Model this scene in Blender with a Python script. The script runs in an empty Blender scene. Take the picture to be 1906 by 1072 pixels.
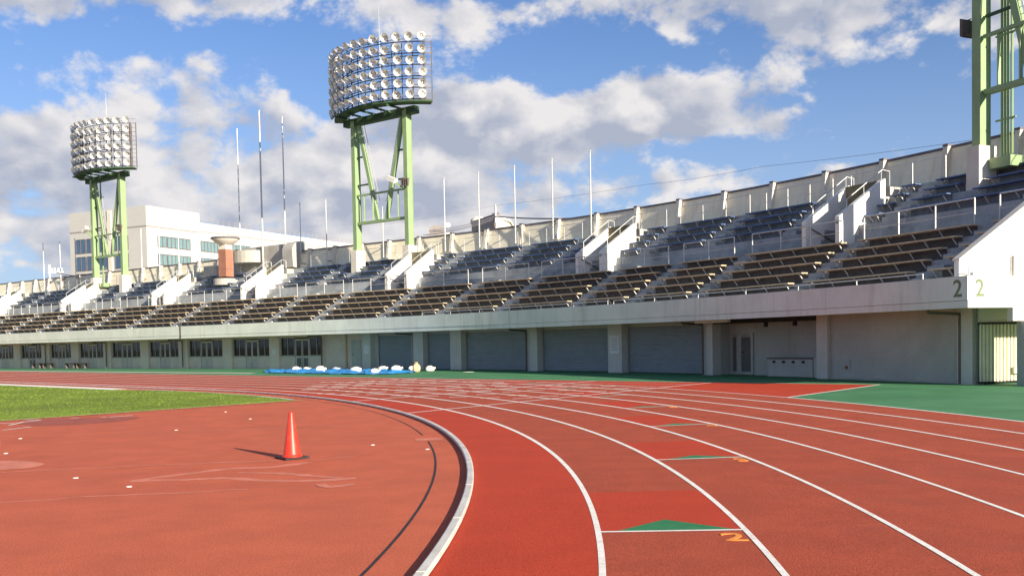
import bpy, bmesh, math, random
from mathutils import Vector, Matrix, noise as mnoise
sin, cos, pi, rad = math.sin, math.cos, math.pi, math.radians
random.seed(7)
S = bpy.context.scene
COL = S.collection

# ------------------------------------------------------------------ camera
CAM_H = 1.6113
PITCH, ROLL, FPX, V0 = -0.036583, -0.018759, 1765.06, 701.81
cam_data = bpy.data.cameras.new('camera')
cam = bpy.data.objects.new('camera', cam_data); COL.objects.link(cam)
cp, sp, cr, sr = cos(PITCH), sin(PITCH), cos(ROLL), sin(ROLL)
Rv = Vector((cr, -sp*sr, cp*sr)); Uv = Vector((-sr, -sp*cr, cp*cr)); Fv = Vector((0, cp, sp))
cam.matrix_world = Matrix(((Rv.x, Uv.x, -Fv.x, 0), (Rv.y, Uv.y, -Fv.y, 0), (Rv.z, Uv.z, -Fv.z, CAM_H), (0, 0, 0, 1)))
cam_data.sensor_width = 36.0
cam_data.lens = FPX/1906*36.0
cam_data.shift_y = (V0-536)/1906
cam_data.clip_end = 6000
S.camera = cam

# ------------------------------------------------------------------ light
SUN_AZ, SUN_EL = rad(-50.5), rad(18.4)
SUN_DIR = Vector((cos(SUN_AZ)*cos(SUN_EL), sin(SUN_AZ)*cos(SUN_EL), sin(SUN_EL)))
sun_data = bpy.data.lights.new('sun', 'SUN'); sun_data.energy = 4.8; sun_data.angle = rad(0.5); sun_data.color = (1.0, 0.885, 0.71)
sun = bpy.data.objects.new('sun', sun_data); COL.objects.link(sun)
sun.rotation_euler = SUN_DIR.to_track_quat('Z', 'Y').to_euler()
S.view_settings.view_transform = 'Standard'; S.view_settings.look = 'None'
S.view_settings.gamma = 1; S.view_settings.use_curve_mapping = False
S.view_settings.exposure = 1.05

def N(nt, t, **kw):
    n = nt.nodes.new(t)
    for k, v in kw.items():
        if k in n.inputs.keys(): n.inputs[k].default_value = v
        else: setattr(n, k, v)
    return n
def math_node(nt, op, a, b=None, clamp=False):
    m = nt.nodes.new('ShaderNodeMath'); m.operation = op; m.use_clamp = clamp
    for i, x in enumerate((a, b)):
        if x is None: continue
        if isinstance(x, (int, float)): m.inputs[i].default_value = x
        else: nt.links.new(x, m.inputs[i])
    return m.outputs[0]
def maprange(nt, x, a, b, c=0.0, d=1.0, smooth=True):
    m = nt.nodes.new('ShaderNodeMapRange'); m.interpolation_type = 'SMOOTHSTEP' if smooth else 'LINEAR'
    nt.links.new(x, m.inputs['Value'])
    for k, v in (('From Min', a), ('From Max', b), ('To Min', c), ('To Max', d)): m.inputs[k].default_value = v
    return m.outputs['Result']
def mixc(nt, fac, a, b, blend='MIX'):
    m = nt.nodes.new('ShaderNodeMix'); m.data_type = 'RGBA'; m.blend_type = blend
    for s, x in ((m.inputs[0], fac), (m.inputs[6], a), (m.inputs[7], b)):
        if isinstance(x, (int, float)): s.default_value = x
        elif isinstance(x, tuple): s.default_value = x if len(x) == 4 else (*x, 1)
        else: nt.links.new(x, s)
    return m.outputs[2]

def build_world():
    w = bpy.data.worlds.new('World'); S.world = w; w.use_nodes = True
    w.cycles.sampling_method = 'MANUAL'; w.cycles.sample_map_resolution = 256
    nt = w.node_tree; nt.nodes.clear()
    out = N(nt, 'ShaderNodeOutputWorld'); bg = N(nt, 'ShaderNodeBackground'); bg.inputs['Strength'].default_value = 0.1
    sky = N(nt, 'ShaderNodeTexSky'); sky.sky_type = 'NISHITA'; sky.sun_disc = False
    sky.sun_elevation = SUN_EL; sky.sun_rotation = math.atan2(SUN_DIR.x, SUN_DIR.y)
    sky.air_density = 1.0; sky.dust_density = 0.3; sky.ozone_density = 2.0
    tc = N(nt, 'ShaderNodeTexCoord')
    sep = N(nt, 'ShaderNodeSeparateXYZ'); nt.links.new(tc.outputs['Generated'], sep.inputs[0])
    el = sep.outputs[2]
    # clouds are laid on the dome by azimuth and height, flattened towards the horizon
    az = math_node(nt, 'ARCTAN2', sep.outputs[0], sep.outputs[1])
    comb = N(nt, 'ShaderNodeCombineXYZ')
    nt.links.new(az, comb.inputs[0])
    nt.links.new(math_node(nt, 'MULTIPLY', math_node(nt, 'POWER', math_node(nt, 'MAXIMUM', math_node(nt, 'ADD', el, .03), .001), 0.8), 1.45), comb.inputs[1])
    def fbm(off, scale, detail=9.0, rough=0.58, dist=0.15):
        mp = N(nt, 'ShaderNodeMapping'); mp.inputs['Location'].default_value = off
        nt.links.new(comb.outputs[0], mp.inputs[0])
        nz = N(nt, 'ShaderNodeTexNoise'); nz.inputs['Scale'].default_value = scale
        nz.inputs['Detail'].default_value = detail; nz.inputs['Roughness'].default_value = rough
        nz.inputs['Distortion'].default_value = dist
        nt.links.new(mp.outputs[0], nz.inputs['Vector']); return nz.outputs[0]
    # where the big cloud masses and the clear gaps stand: azimuth, height, half-widths (radians), amount
    banks = [(-.43, .325, .14, .035, .20), (-.30, .338, .19, .026, .26), (-.33, .258, .11, .032, .24), (-.06, .330, .10, .022, .22),
             (.16, .336, .09, .018, .20), (.25, .305, .10, .014, .14), (.02, .228, .17, .034, .34), (.22, .215, .13, .026, .28),
             (-.36, .175, .24, .042, .30), (-.13, .185, .13, .04, .28), (-.10, .135, .16, .03, .26), (.20, .155, .15, .010, .26), (.34, .168, .11, .008, .18),
             (.42, .315, .15, .03, .20), (.36, .272, .13, .018, .17), (.16, .276, .10, .016, -.24), (-.40, .290, .20, .010, -.20), (-.16, .262, .07, .02, -.2), (.0, .282, .03, .012, .14), (.13, .272, .05, .010, .12),
             (-.47, .262, .06, .025, -.20), (-.215, .285, .05, .035, -.30), (.05, .278, .10, .020, -.20), (.15, .285, .05, .014, -.12),
             (.36, .225, .09, .026, -.22), (.46, .21, .10, .03, -.24), (.03, .155, .10, .016, -.14), (.14, .182, .10, .008, -.14), (-.46, .10, .12, .03, .22)]
    # a slow warp keeps the masses from having a drawn outline
    wn = N(nt, 'ShaderNodeTexNoise'); wn.inputs['Scale'].default_value = 7.0; wn.inputs['Detail'].default_value = 4.0
    nt.links.new(tc.outputs['Generated'], wn.inputs['Vector'])
    wsep = N(nt, 'ShaderNodeSeparateColor'); nt.links.new(wn.outputs['Color'], wsep.inputs[0])
    azw = math_node(nt, 'ADD', az, math_node(nt, 'MULTIPLY', math_node(nt, 'SUBTRACT', wsep.outputs[0], .5), .16))
    elw = math_node(nt, 'ADD', el, math_node(nt, 'MULTIPLY', math_node(nt, 'SUBTRACT', wsep.outputs[1], .5), .07))
    mask = 0.0
    for (a, e, wa, we, amp) in banks:
        da = math_node(nt, 'DIVIDE', math_node(nt, 'SUBTRACT', azw, a), wa)
        de = math_node(nt, 'DIVIDE', math_node(nt, 'SUBTRACT', elw, math.sin(e)), we)
        r2 = math_node(nt, 'ADD', math_node(nt, 'MULTIPLY', da, da), math_node(nt, 'MULTIPLY', de, de))
        g = math_node(nt, 'MULTIPLY', amp, math_node(nt, 'POWER', 2.718, math_node(nt, 'MULTIPLY', r2, -0.7)))
        mask = math_node(nt, 'ADD', g, mask)
    SC = 9.5
    def puff(off):
        mp = N(nt, 'ShaderNodeMapping'); mp.inputs['Location'].default_value = off
        wv = N(nt, 'ShaderNodeVectorMath', operation='MULTIPLY_ADD'); wv.inputs[1].default_value = (.05, .05, 0)
        nt.links.new(wn.outputs['Color'], wv.inputs[0]); nt.links.new(comb.outputs[0], wv.inputs[2]); nt.links.new(wv.outputs[0], mp.inputs[0])
        v = N(nt, 'ShaderNodeTexVoronoi'); v.feature = 'F1'; v.inputs['Scale'].default_value = 19.0; v.inputs['Detail'].default_value = 3.0
        v.inputs['Roughness'].default_value = 0.55; v.inputs['Lacunarity'].default_value = 2.3
        nt.links.new(mp.outputs[0], v.inputs['Vector']); return v.outputs['Distance']
    def dens(off):
        f = math_node(nt, 'MULTIPLY', math_node(nt, 'SUBTRACT', fbm(off, SC), 0.5), 1.5)
        return math_node(nt, 'ADD', f, math_node(nt, 'MULTIPLY', math_node(nt, 'SUBTRACT', 0.52, puff(off)), 0.24))
    f0 = dens((0.0, 0.0, 5.3)); f1 = dens((0.008, 0.016, 5.3)); fb = fbm((0.02, 0.05, 5.3), SC, 2.0); fa = fbm((0.0, 0.0, 5.3), SC, 2.0)
    d0 = math_node(nt, 'ADD', math_node(nt, 'ADD', f0, mask), 0.07)
    cover = maprange(nt, d0, -0.04, 0.21)
    relief = math_node(nt, 'ADD', math_node(nt, 'MULTIPLY', math_node(nt, 'SUBTRACT', f0, f1), 1.7), math_node(nt, 'MULTIPLY', math_node(nt, 'SUBTRACT', fa, fb), 3.2))
    thick = maprange(nt, d0, 0.05, 0.42)
    lit = math_node(nt, 'ADD', math_node(nt, 'ADD', relief, 0.66), math_node(nt, 'MULTIPLY', thick, -0.40), True)
    ccol = mixc(nt, lit, (2.1, 2.28, 2.8), (4.2, 4.05, 4.0))
    skyc = mixc(nt, 1.0, sky.outputs[0], SKY_TINT, 'MULTIPLY')
    hz = maprange(nt, el, 0.02, 0.34, 0.70, 0.0)
    skyc = mixc(nt, hz, skyc, (1.95, 2.55, 3.6))
    col = mixc(nt, math_node(nt, 'MULTIPLY', cover, 0.96), skyc, ccol)
    nt.links.new(col, bg.inputs[0]); nt.links.new(bg.outputs[0], out.inputs[0])
SKY_TINT = (0.46, 0.54, 0.72)
build_world()

# ------------------------------------------------------------------ materials
def mat(name, color, rough=0.8, var=0.12, scale=3.0, fine=0.0, fscale=60.0, bump=0.0, bscale=40.0, metal=0.0, stain=None, streak=0.0, spec=0.4, coat=0.0):
    m = bpy.data.materials.new(name); m.use_nodes = True; nt = m.node_tree
    b = nt.nodes['Principled BSDF']
    geo = N(nt, 'ShaderNodeNewGeometry'); pos = geo.outputs['Position']
    def noi(sc, det=4, vec=None, ro=0.6):
        n = N(nt, 'ShaderNodeTexNoise'); n.inputs['Scale'].default_value = sc; n.inputs['Detail'].default_value = det
        n.inputs['Roughness'].default_value = ro
        nt.links.new(vec or pos, n.inputs['Vector']); return n.outputs[0]
    c = (*color, 1)
    n1 = noi(scale)
    v = maprange(nt, n1, 0.3, 0.7, 1-var, 1+var)
    if fine:
        v = math_node(nt, 'MULTIPLY', v, maprange(nt, noi(fscale, 2), 0.3, 0.7, 1-fine, 1+fine, False))
    col = mixc(nt, 1.0, c, v, 'MULTIPLY')
    vm = N(nt, 'ShaderNodeVectorMath', operation='SCALE'); vm.inputs[0].default_value = color
    nt.links.new(v, vm.inputs['Scale']); col = vm.outputs[0]
    if stain:
        scol, amt, ssc = stain
        col = mixc(nt, maprange(nt, noi(ssc, 6), 0.5, 0.72, 0, amt), col, scol)
    if streak:
        mp = N(nt, 'ShaderNodeMapping'); mp.inputs['Scale'].default_value = (3.2, 3.2, 0.25); nt.links.new(pos, mp.inputs[0])
        sc = (color[0]*0.55, color[1]*0.42, color[2]*0.28)
        col = mixc(nt, maprange(nt, noi(1.0, 5, mp.outputs[0], 0.7), 0.5, 0.75, 0, streak), col, sc)
    nt.links.new(col, b.inputs['Base Color'])
    b.inputs['Roughness'].default_value = rough; b.inputs['Metallic'].default_value = metal
    b.inputs['Specular IOR Level'].default_value = spec; b.inputs['Coat Weight'].default_value = coat
    if bump:
        bp = N(nt, 'ShaderNodeBump'); bp.inputs['Strength'].default_value = bump; bp.inputs['Distance'].default_value = 0.02
        nt.links.new(noi(bscale, 3), bp.inputs['Height']); nt.links.new(bp.outputs[0], b.inputs['Normal'])
    return m

M = {}
M['track'] = mat('red_track', (0.40, 0.074, 0.036), 0.9, 0.08, 1.6, 0.26, 55, 0.7, 110, stain=((0.31, 0.074, 0.042), 0.55, 0.7), spec=0.25)
M['lane_new'] = mat('new_red_coating', (0.47, 0.050, 0.019), 0.85, 0.05, 1.2, 0.18, 55, 0.6, 110, spec=0.25)
M['infield'] = mat('infield_red', (0.53, 0.122, 0.062), 0.9, 0.07, 1.5, 0.26, 55, 0.7, 110, stain=((0.43, 0.100, 0.052), 0.55, 0.6), spec=0.25)
M['stain'] = mat('dried_water_stain', (0.57, 0.19, 0.125), 0.9, 0.15, 3.0, 0.12, 120, spec=0.25)
M['damp'] = mat('dark_patch', (0.33, 0.085, 0.058), 0.9, 0.12, 3.0, 0.12, 120, spec=0.25)
M['green'] = mat('green_coating', (0.062, 0.205, 0.090), 0.85, 0.14, 0.5, 0.12, 120, 0.25, 120, stain=((0.10, 0.23, 0.13), 0.5, 0.8), spec=0.25)
M['tri'] = mat('green_mark', (0.03, 0.19, 0.075), 0.8, 0.1, 4, 0.1, 120, spec=0.25)
M['white'] = mat('white_line_paint', (0.80, 0.77, 0.71), 0.8, 0.06, 5, 0.22, 110, stain=((0.62, 0.42, 0.34), 0.45, 14), spec=0.3)
M['pale_mark'] = mat('worn_pale_mark', (0.82, 0.64, 0.55), 0.85, 0.1, 5, spec=0.25)
M['orange'] = mat('orange_paint', (0.75, 0.27, 0.05), 0.8, 0.1, 6, spec=0.3)
M['grass'] = mat('mown_grass', (0.165, 0.235, 0.026), 0.95, 0.2, 0.35, 0.35, 25, 0.6, 60, stain=((0.19, 0.22, 0.04), 0.4, 0.4), spec=0.2)
M['blade'] = mat('grass_blade', (0.18, 0.25, 0.03), 0.8, 0.3, 0.5, 0.25, 9, spec=0.25)
M['dry'] = mat('dry_grass_edge', (0.44, 0.34, 0.17), 0.95, 0.25, 6, spec=0.2)
M['dirt'] = mat('far_ground', (0.16, 0.15, 0.12), 0.95, 0.2, 0.1, spec=0.2)
M['kerb'] = mat('cream_aluminium_kerb', (0.62, 0.59, 0.53), 0.45, 0.10, 2, 0.08, 40, metal=0.0, spec=0.5, stain=((0.40, 0.32, 0.26), 0.5, 6))
M['rubber'] = mat('black_rubber', (0.025, 0.020, 0.020), 0.7, 0.2, 8)
M['conc'] = mat('grey_concrete', (0.42, 0.41, 0.37), 0.85, 0.10, 0.9, 0.08, 30, 0.12, 30, stain=((0.27, 0.25, 0.22), 0.35, 0.7), streak=0.15)
M['fascia'] = mat('painted_fascia', (0.67, 0.73, 0.63), 0.8, 0.07, 0.6, 0.05, 30, 0.08, 30, streak=0.32)
M['wallpaint'] = mat('grey_painted_wall', (0.43, 0.445, 0.405), 0.8, 0.08, 0.7, 0.10, 25, 0.15, 25, stain=((0.33, 0.31, 0.28), 0.35, 0.8), streak=0.22)
M['pillar'] = mat('light_grey_pillar', (0.58, 0.58, 0.53), 0.8, 0.06, 0.7, 0.08, 25, 0.15, 25, stain=((0.45, 0.43, 0.38), 0.3, 0.8), streak=0.2)
M['room'] = mat('warm_grey_room_wall', (0.66, 0.56, 0.475), 0.8, 0.07, 0.7, 0.10, 25, 0.15, 25, stain=((0.42, 0.36, 0.31), 0.3, 0.8))
M['rear'] = mat('weathered_cream_wall', (0.80, 0.74, 0.58), 0.85, 0.07, 1.0, 0.05, 30, 0.12, 30, streak=0.40)
M['cream'] = mat('cream_concrete', (0.66, 0.62, 0.53), 0.8, 0.06, 1.0, 0.05, 30, 0.08, 30, streak=0.25)
M['whitewall'] = mat('white_painted_wall', (0.78, 0.76, 0.70), 0.75, 0.04, 0.8, 0.03, 30, 0.06, 30, streak=0.08)
M['coping'] = mat('dark_coping', (0.13, 0.12, 0.14), 0.7, 0.15, 2)
M['tread'] = mat('blue_grey_terrace', (0.35, 0.375, 0.385), 0.85, 0.16, 0.8, 0.10, 20, 0.15, 25, stain=((0.12, 0.13, 0.14), 0.5, 1.2), streak=0.3)
M['step'] = mat('step_concrete', (0.40, 0.41, 0.40), 0.85, 0.12, 3)
M['tan'] = mat('tan_bench_plank', (0.58, 0.45, 0.28), 0.6, 0.14, 2.5, 0.08, 25)
M['blue'] = mat('blue_bench_plank', (0.085, 0.145, 0.29), 0.5, 0.15, 2.5, 0.08, 25)
M['panel'] = mat('dark_bench_back', (0.105, 0.092, 0.086), 0.8, 0.2, 4)
M['panelb'] = mat('dark_blue_bench_back', (0.165, 0.185, 0.21), 0.8, 0.2, 4)
M['galv'] = mat('galvanised_steel', (0.55, 0.55, 0.53), 0.45, 0.10, 6, metal=0.35, spec=0.5)
M['bracket'] = mat('light_bracket', (0.70, 0.69, 0.66), 0.5, 0.08, 8)
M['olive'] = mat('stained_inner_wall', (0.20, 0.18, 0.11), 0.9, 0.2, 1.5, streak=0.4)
M['shutter'] = mat('blue_grey_shutter', (0.33, 0.365, 0.395), 0.45, 0.06, 2, 0.04, 30, spec=0.5)
M['door'] = mat('grey_green_door', (0.52, 0.47, 0.42), 0.6, 0.05, 3)
M['frame'] = mat('aluminium_frame', (0.42, 0.41, 0.38), 0.45, 0.08, 6, metal=0.2)
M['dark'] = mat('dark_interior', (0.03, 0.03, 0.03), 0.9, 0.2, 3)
M['louvre'] = mat('door_louvre', (0.13, 0.13, 0.12), 0.6, 0.1, 5)
M['pipe'] = mat('brown_downpipe', (0.12, 0.095, 0.08), 0.5, 0.15, 4)
M['paper'] = mat('white_paper', (0.75, 0.75, 0.74), 0.7, 0.04, 8)
M['ink'] = mat('grey_print', (0.22, 0.22, 0.25), 0.8, 0.1, 40)
M['towergreen'] = mat('pale_green_steel', (0.255, 0.365, 0.18), 0.5, 0.08, 1.2, 0.05, 20, spec=0.45, stain=((0.24, 0.34, 0.15), 0.35, 1.5))
M['darkgreen'] = mat('dark_green_steel', (0.04, 0.085, 0.04), 0.6, 0.12, 2)
M['rig'] = mat('brown_rig_steel', (0.12, 0.095, 0.085), 0.6, 0.15, 3)
M['alu'] = mat('lamp_shell', (0.62, 0.62, 0.62), 0.35, 0.15, 5, metal=0.6, spec=0.5)
M['lens'] = mat('lamp_glass', (0.80, 0.80, 0.78), 0.20, 0.15, 2.2, metal=0.5, spec=0.8)
M['cone'] = mat('red_cone_plastic', (0.66, 0.036, 0.016), 0.42, 0.06, 8, spec=0.5, stain=((0.6, 0.10, 0.06), 0.3, 14))
M['tarp'] = mat('blue_tarpaulin', (0.03, 0.28, 0.66), 0.5, 0.12, 2, bump=0.3, bscale=9, spec=0.5)
M['sack'] = mat('white_sandbag', (0.74, 0.70, 0.64), 0.85, 0.1, 8, bump=0.5, bscale=25)
M['sacktan'] = mat('tan_sandbag', (0.55, 0.40, 0.24), 0.85, 0.15, 8, bump=0.5, bscale=25)
M['brick'] = mat('brown_red_tile', (0.33, 0.15, 0.10), 0.7, 0.10, 2, 0.08, 20)
M['office'] = mat('office_render', (0.50, 0.49, 0.46), 0.8, 0.03, 0.15, 0.03, 2)
M['roofgrey'] = mat('grey_roof', (0.30, 0.27, 0.26), 0.8, 0.1, 0.5)
M['gate'] = mat('cream_gate_sheet', (0.70, 0.68, 0.48), 0.55, 0.05, 3)
M['wood'] = mat('brown_seat', (0.16, 0.10, 0.06), 0.7, 0.2, 5)
M['numgreen'] = mat('green_numeral_paint', (0.16, 0.21, 0.11), 0.7, 0.08, 6)
M['sign'] = mat('green_sign', (0.02, 0.20, 0.09), 0.6, 0.1, 6)
M['paleblue'] = mat('pale_blue_strip', (0.42, 0.60, 0.66), 0.8, 0.1, 3)
M['rust'] = mat('rusty_panel', (0.22, 0.09, 0.04), 0.8, 0.2, 3)
def glass_mat(name, base):
    m = bpy.data.materials.new(name); m.use_nodes = True; nt = m.node_tree; b = nt.nodes['Principled BSDF']
    geo = N(nt, 'ShaderNodeNewGeometry')
    n = N(nt, 'ShaderNodeTexNoise'); n.inputs['Scale'].default_value = 0.8; nt.links.new(geo.outputs['Position'], n.inputs['Vector'])
    nt.links.new(mixc(nt, n.outputs[0], base, tuple(x*1.6 for x in base)), b.inputs['Base Color'])
    b.inputs['Roughness'].default_value = 0.04; b.inputs['Specular IOR Level'].default_value = 0.5
    return m
M['glass'] = glass_mat('dark_window_glass', (0.010, 0.010, 0.010))
M['blueglass'] = glass_mat('blue_office_glass', (0.05, 0.09, 0.15))
M['palegl'] = glass_mat('pale_office_glass', (0.12, 0.19, 0.20))

# ------------------------------------------------------------------ mesh helpers
class MB:
    def __init__(s): s.v = []; s.f = []; s.mi = []; s.cur = 0
    def add(s, vs, fs):
        o = len(s.v); s.v += [tuple(p) for p in vs]
        for f in fs: s.f.append([o+i for i in f]); s.mi.append(s.cur)
    def hexa(s, p):
        s.add(p, [(0,1,2,3), (7,6,5,4), (0,4,5,1), (1,5,6,2), (2,6,7,3), (3,7,4,0)])
    def box(s, c, X, Y, Z):
        c, X, Y, Z = Vector(c), Vector(X)/2, Vector(Y)/2, Vector(Z)/2
        s.hexa([c-X-Y-Z, c+X-Y-Z, c+X+Y-Z, c-X+Y-Z, c-X-Y+Z, c+X-Y+Z, c+X+Y+Z, c-X+Y+Z])
    def bar(s, a, b, w, h=None, up=Vector((0,0,1))):
        a, b = Vector(a), Vector(b); h = h or w; d = (b-a); L = d.length; d.normalize()
        x = d.cross(up)
        if x.length < 1e-4: x = Vector((1,0,0))
        x.normalize(); y = x.cross(d)
        s.box((a+b)/2, d*L, x*w, y*h)
    def tube(s, a, b, r, n=7, r2=None, caps=True):
        a, b = Vector(a), Vector(b); d = (b-a).normalized(); r2 = r if r2 is None else r2
        x = d.orthogonal().normalized(); y = d.cross(x)
        vs = []
        for p, q in ((a, r), (b, r2)):
            for i in range(n):
                t = 2*pi*i/n; vs.append(p+(x*cos(t)+y*sin(t))*q)
        fs = [(i, (i+1) % n, n+(i+1) % n, n+i) for i in range(n)]
        if caps: fs += [tuple(range(n))[::-1], tuple(range(n, 2*n))]
        s.add(vs, fs)
    def path(s, pts, r, n=7):
        for a, b in zip(pts, pts[1:]): s.tube(a, b, r, n)
    def lathe(s, c, prof, n=24, axis=Vector((0,0,1)), caps=True):
        c = Vector(c); axis = Vector(axis).normalized(); x = axis.orthogonal().normalized(); y = axis.cross(x)
        vs = []
        for r, z in prof:
            for i in range(n):
                t = 2*pi*i/n; vs.append(c+axis*z+(x*cos(t)+y*sin(t))*r)
        fs = []
        for k in range(len(prof)-1):
            for i in range(n):
                fs.append((k*n+i, k*n+(i+1) % n, (k+1)*n+(i+1) % n, (k+1)*n+i))
        if caps:
            if prof[0][0] > 1e-4: fs.append(tuple(range(n))[::-1])
            if prof[-1][0] > 1e-4: fs.append(tuple((len(prof)-1)*n+i for i in range(n)))
        s.add(vs, fs)
    def build(s, name, mats, parent=None, fix=True, smooth=False):
        me = bpy.data.meshes.new(name)
        o0 = Vector((0,0,0))
        if parent is not None:
            p = parent
            while p is not None: o0 += p.location; p = p.parent
        elif s.v:
            k = len(s.v); o0 = Vector((sum(p[0] for p in s.v)/k, sum(p[1] for p in s.v)/k, min(p[2] for p in s.v)))
        me.from_pydata([(p[0]-o0.x, p[1]-o0.y, p[2]-o0.z) for p in s.v], [], s.f)
        if not isinstance(mats, (list, tuple)): mats = [mats]
        for m in mats: me.materials.append(M[m] if isinstance(m, str) else m)
        if len(mats) > 1: me.polygons.foreach_set('material_index', s.mi)
        if fix:
            bm = bmesh.new(); bm.from_mesh(me); bmesh.ops.recalc_face_normals(bm, faces=bm.faces); bm.to_mesh(me); bm.free()
        if smooth: me.polygons.foreach_set('use_smooth', [True]*len(me.polygons))
        me.update()
        ob = bpy.data.objects.new(name, me); COL.objects.link(ob)
        if parent is not None: ob.parent = parent
        else: ob.location = o0
        return ob

def thing(name, loc, label, cat, group=None):
    o = bpy.data.objects.new(name, None); COL.objects.link(o); o.location = loc; o.empty_display_size = 0.3
    o['label'] = label; o['category'] = cat
    if group: o['group'] = group
    return o
def tag(o, label, cat, group=None):
    o['label'] = label; o['category'] = cat
    if group: o['group'] = group
    return o
def structure(o): o['kind'] = 'structure'; return o
ORD = 'zeroth first second third fourth fifth sixth seventh eighth ninth tenth eleventh twelfth thirteenth fourteenth fifteenth sixteenth seventeenth eighteenth nineteenth twentieth'.split()+['twenty-'+x for x in 'first second third fourth fifth sixth seventh eighth ninth'.split()]

# ------------------------------------------------------------------ plan of the place
CX, CY, SL, PT, R0, LW = -36.9472, 9.8315, 0.00784, 0.83859, 36.5, 1.22
SN0, SRS, SE0, SPH = 55.5485, 74.1203, 9.4967, 0.92399       # line of the stand's ground-floor wall
def zg(D): return SL*min(max(D-36.5, 0), 20)
def TP(a, D, off=0.0):                                         # a along the inner kerb (bend < 0 <= straight), D out from it
    if a >= 0: n, e = D, a; x = CX+n*cos(PT)-e*sin(PT); y = CY+n*sin(PT)+e*cos(PT)
    else: t = PT+a/R0; x = CX+D*cos(t); y = CY+D*sin(t)
    return Vector((x, y, zg(D)+off))
def NE(n, e, off=0.0):                                         # straight's own axes
    x = CX+n*cos(PT)-e*sin(PT); y = CY+n*sin(PT)+e*cos(PT)
    D = n if e > 0 else math.hypot(x-CX, y-CY)
    return Vector((x, y, zg(D)+off))
def GX(x, y, off=0.0):
    rx, ry = x-CX, y-CY; n = rx*cos(PT)+ry*sin(PT); e = -rx*sin(PT)+ry*cos(PT)
    return Vector((x, y, zg(n if e > 0 else math.hypot(rx, ry))+off))
def SP(s, d, z=0.0):                                           # s along the stand's wall, d out behind it
    if s >= SE0: n, e = SN0+d, s
    else:
        t = (SE0-s)/SRS; n = SN0-SRS+(SRS+d)*cos(t); e = SE0-(SRS+d)*sin(t)
    return Vector((CX+n*cos(SPH)-e*sin(SPH), CY+n*sin(SPH)+e*cos(SPH), z))
def SR(s):                                                     # outward direction (away from the field)
    t = SPH if s >= SE0 else SPH-(SE0-s)/SRS
    return Vector((cos(t), sin(t), 0))
def ST(s): r = SR(s); return Vector((-r.y, r.x, 0))            # +s direction
ZG = 0.15

def arange(a, b, step):
    n = max(1, int(math.ceil(abs(b-a)/step-1e-6))); return [a+(b-a)*i/n for i in range(n+1)]
def gstrip(mb, a0, a1, D0, D1, off, step=0.6):
    A = arange(a0, a1, step)
    for p, q in zip(A, A[1:]): mb.add([TP(p, D0, off), TP(p, D1, off), TP(q, D1, off), TP(q, D0, off)], [(0,1,2,3)])
def lw(p): return .05+.0026*min(max(p.y-9, 0), 24)              # far lines drawn broader, their bloom put into the shape
def gpaint(mb, a0, a1, D, off, step):
    A = arange(a0, a1, step)
    for p, q in zip(A, A[1:]):
        wp, wq = lw(TP(p, D)), lw(TP(q, D)); mb.add([TP(p, D-.025-wp/2, off), TP(p, D-.025+wp/2, off), TP(q, D-.025+wq/2, off), TP(q, D-.025-wq/2, off)], [(0,1,2,3)])
def gline(mb, pts, w, off):
    pts = [Vector((p[0], p[1], 0)) for p in pts]
    L = []
    for i, p in enumerate(pts):
        d = (pts[min(i+1, len(pts)-1)]-pts[max(i-1, 0)]).normalized(); nrm = Vector((-d.y, d.x, 0))
        ww = w[i] if isinstance(w, (list, tuple)) else w
        L.append((p-nrm*ww/2, p+nrm*ww/2))
    for (a, b), (c, d) in zip(L, L[1:]):
        mb.add([GX(a.x, a.y, off), GX(b.x, b.y, off), GX(d.x, d.y, off), GX(c.x, c.y, off)], [(0,1,2,3)])
def sbox(mb, s0, s1, d0, d1, z0, z1, step=1.2):                # box that follows the stand's curve
    L = arange(s0, s1, step) if min(s0, s1) < SE0 else [s0, s1]
    ring = lambda s: [SP(s, d0, z0), SP(s, d1, z0), SP(s, d1, z1), SP(s, d0, z1)]
    vs = [p for s in L for p in ring(s)]; n = len(L); fs = []
    for i in range(n-1):
        for j in range(4): fs.append((4*i+j, 4*i+(j+1) % 4, 4*i+4+(j+1) % 4, 4*i+4+j))
    fs += [(0,1,2,3), (4*n-1, 4*n-2, 4*n-3, 4*n-4)]
    mb.add(vs, fs)
def ssweep(mb, s0, s1, prof, step=1.2, caps=True):             # closed profile of (d, z) swept along the stand
    L = arange(s0, s1, step) if min(s0, s1) < SE0 else [s0, s1]
    k = len(prof); vs = [SP(s, d, z) for s in L for d, z in prof]; fs = []
    for i in range(len(L)-1):
        for j in range(k): fs.append((k*i+j, k*i+(j+1) % k, k*i+k+(j+1) % k, k*i+k+j))
    if caps: fs += [tuple(range(k)), tuple(k*(len(L)-1)+j for j in range(k))[::-1]]
    mb.add(vs, fs)

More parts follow.
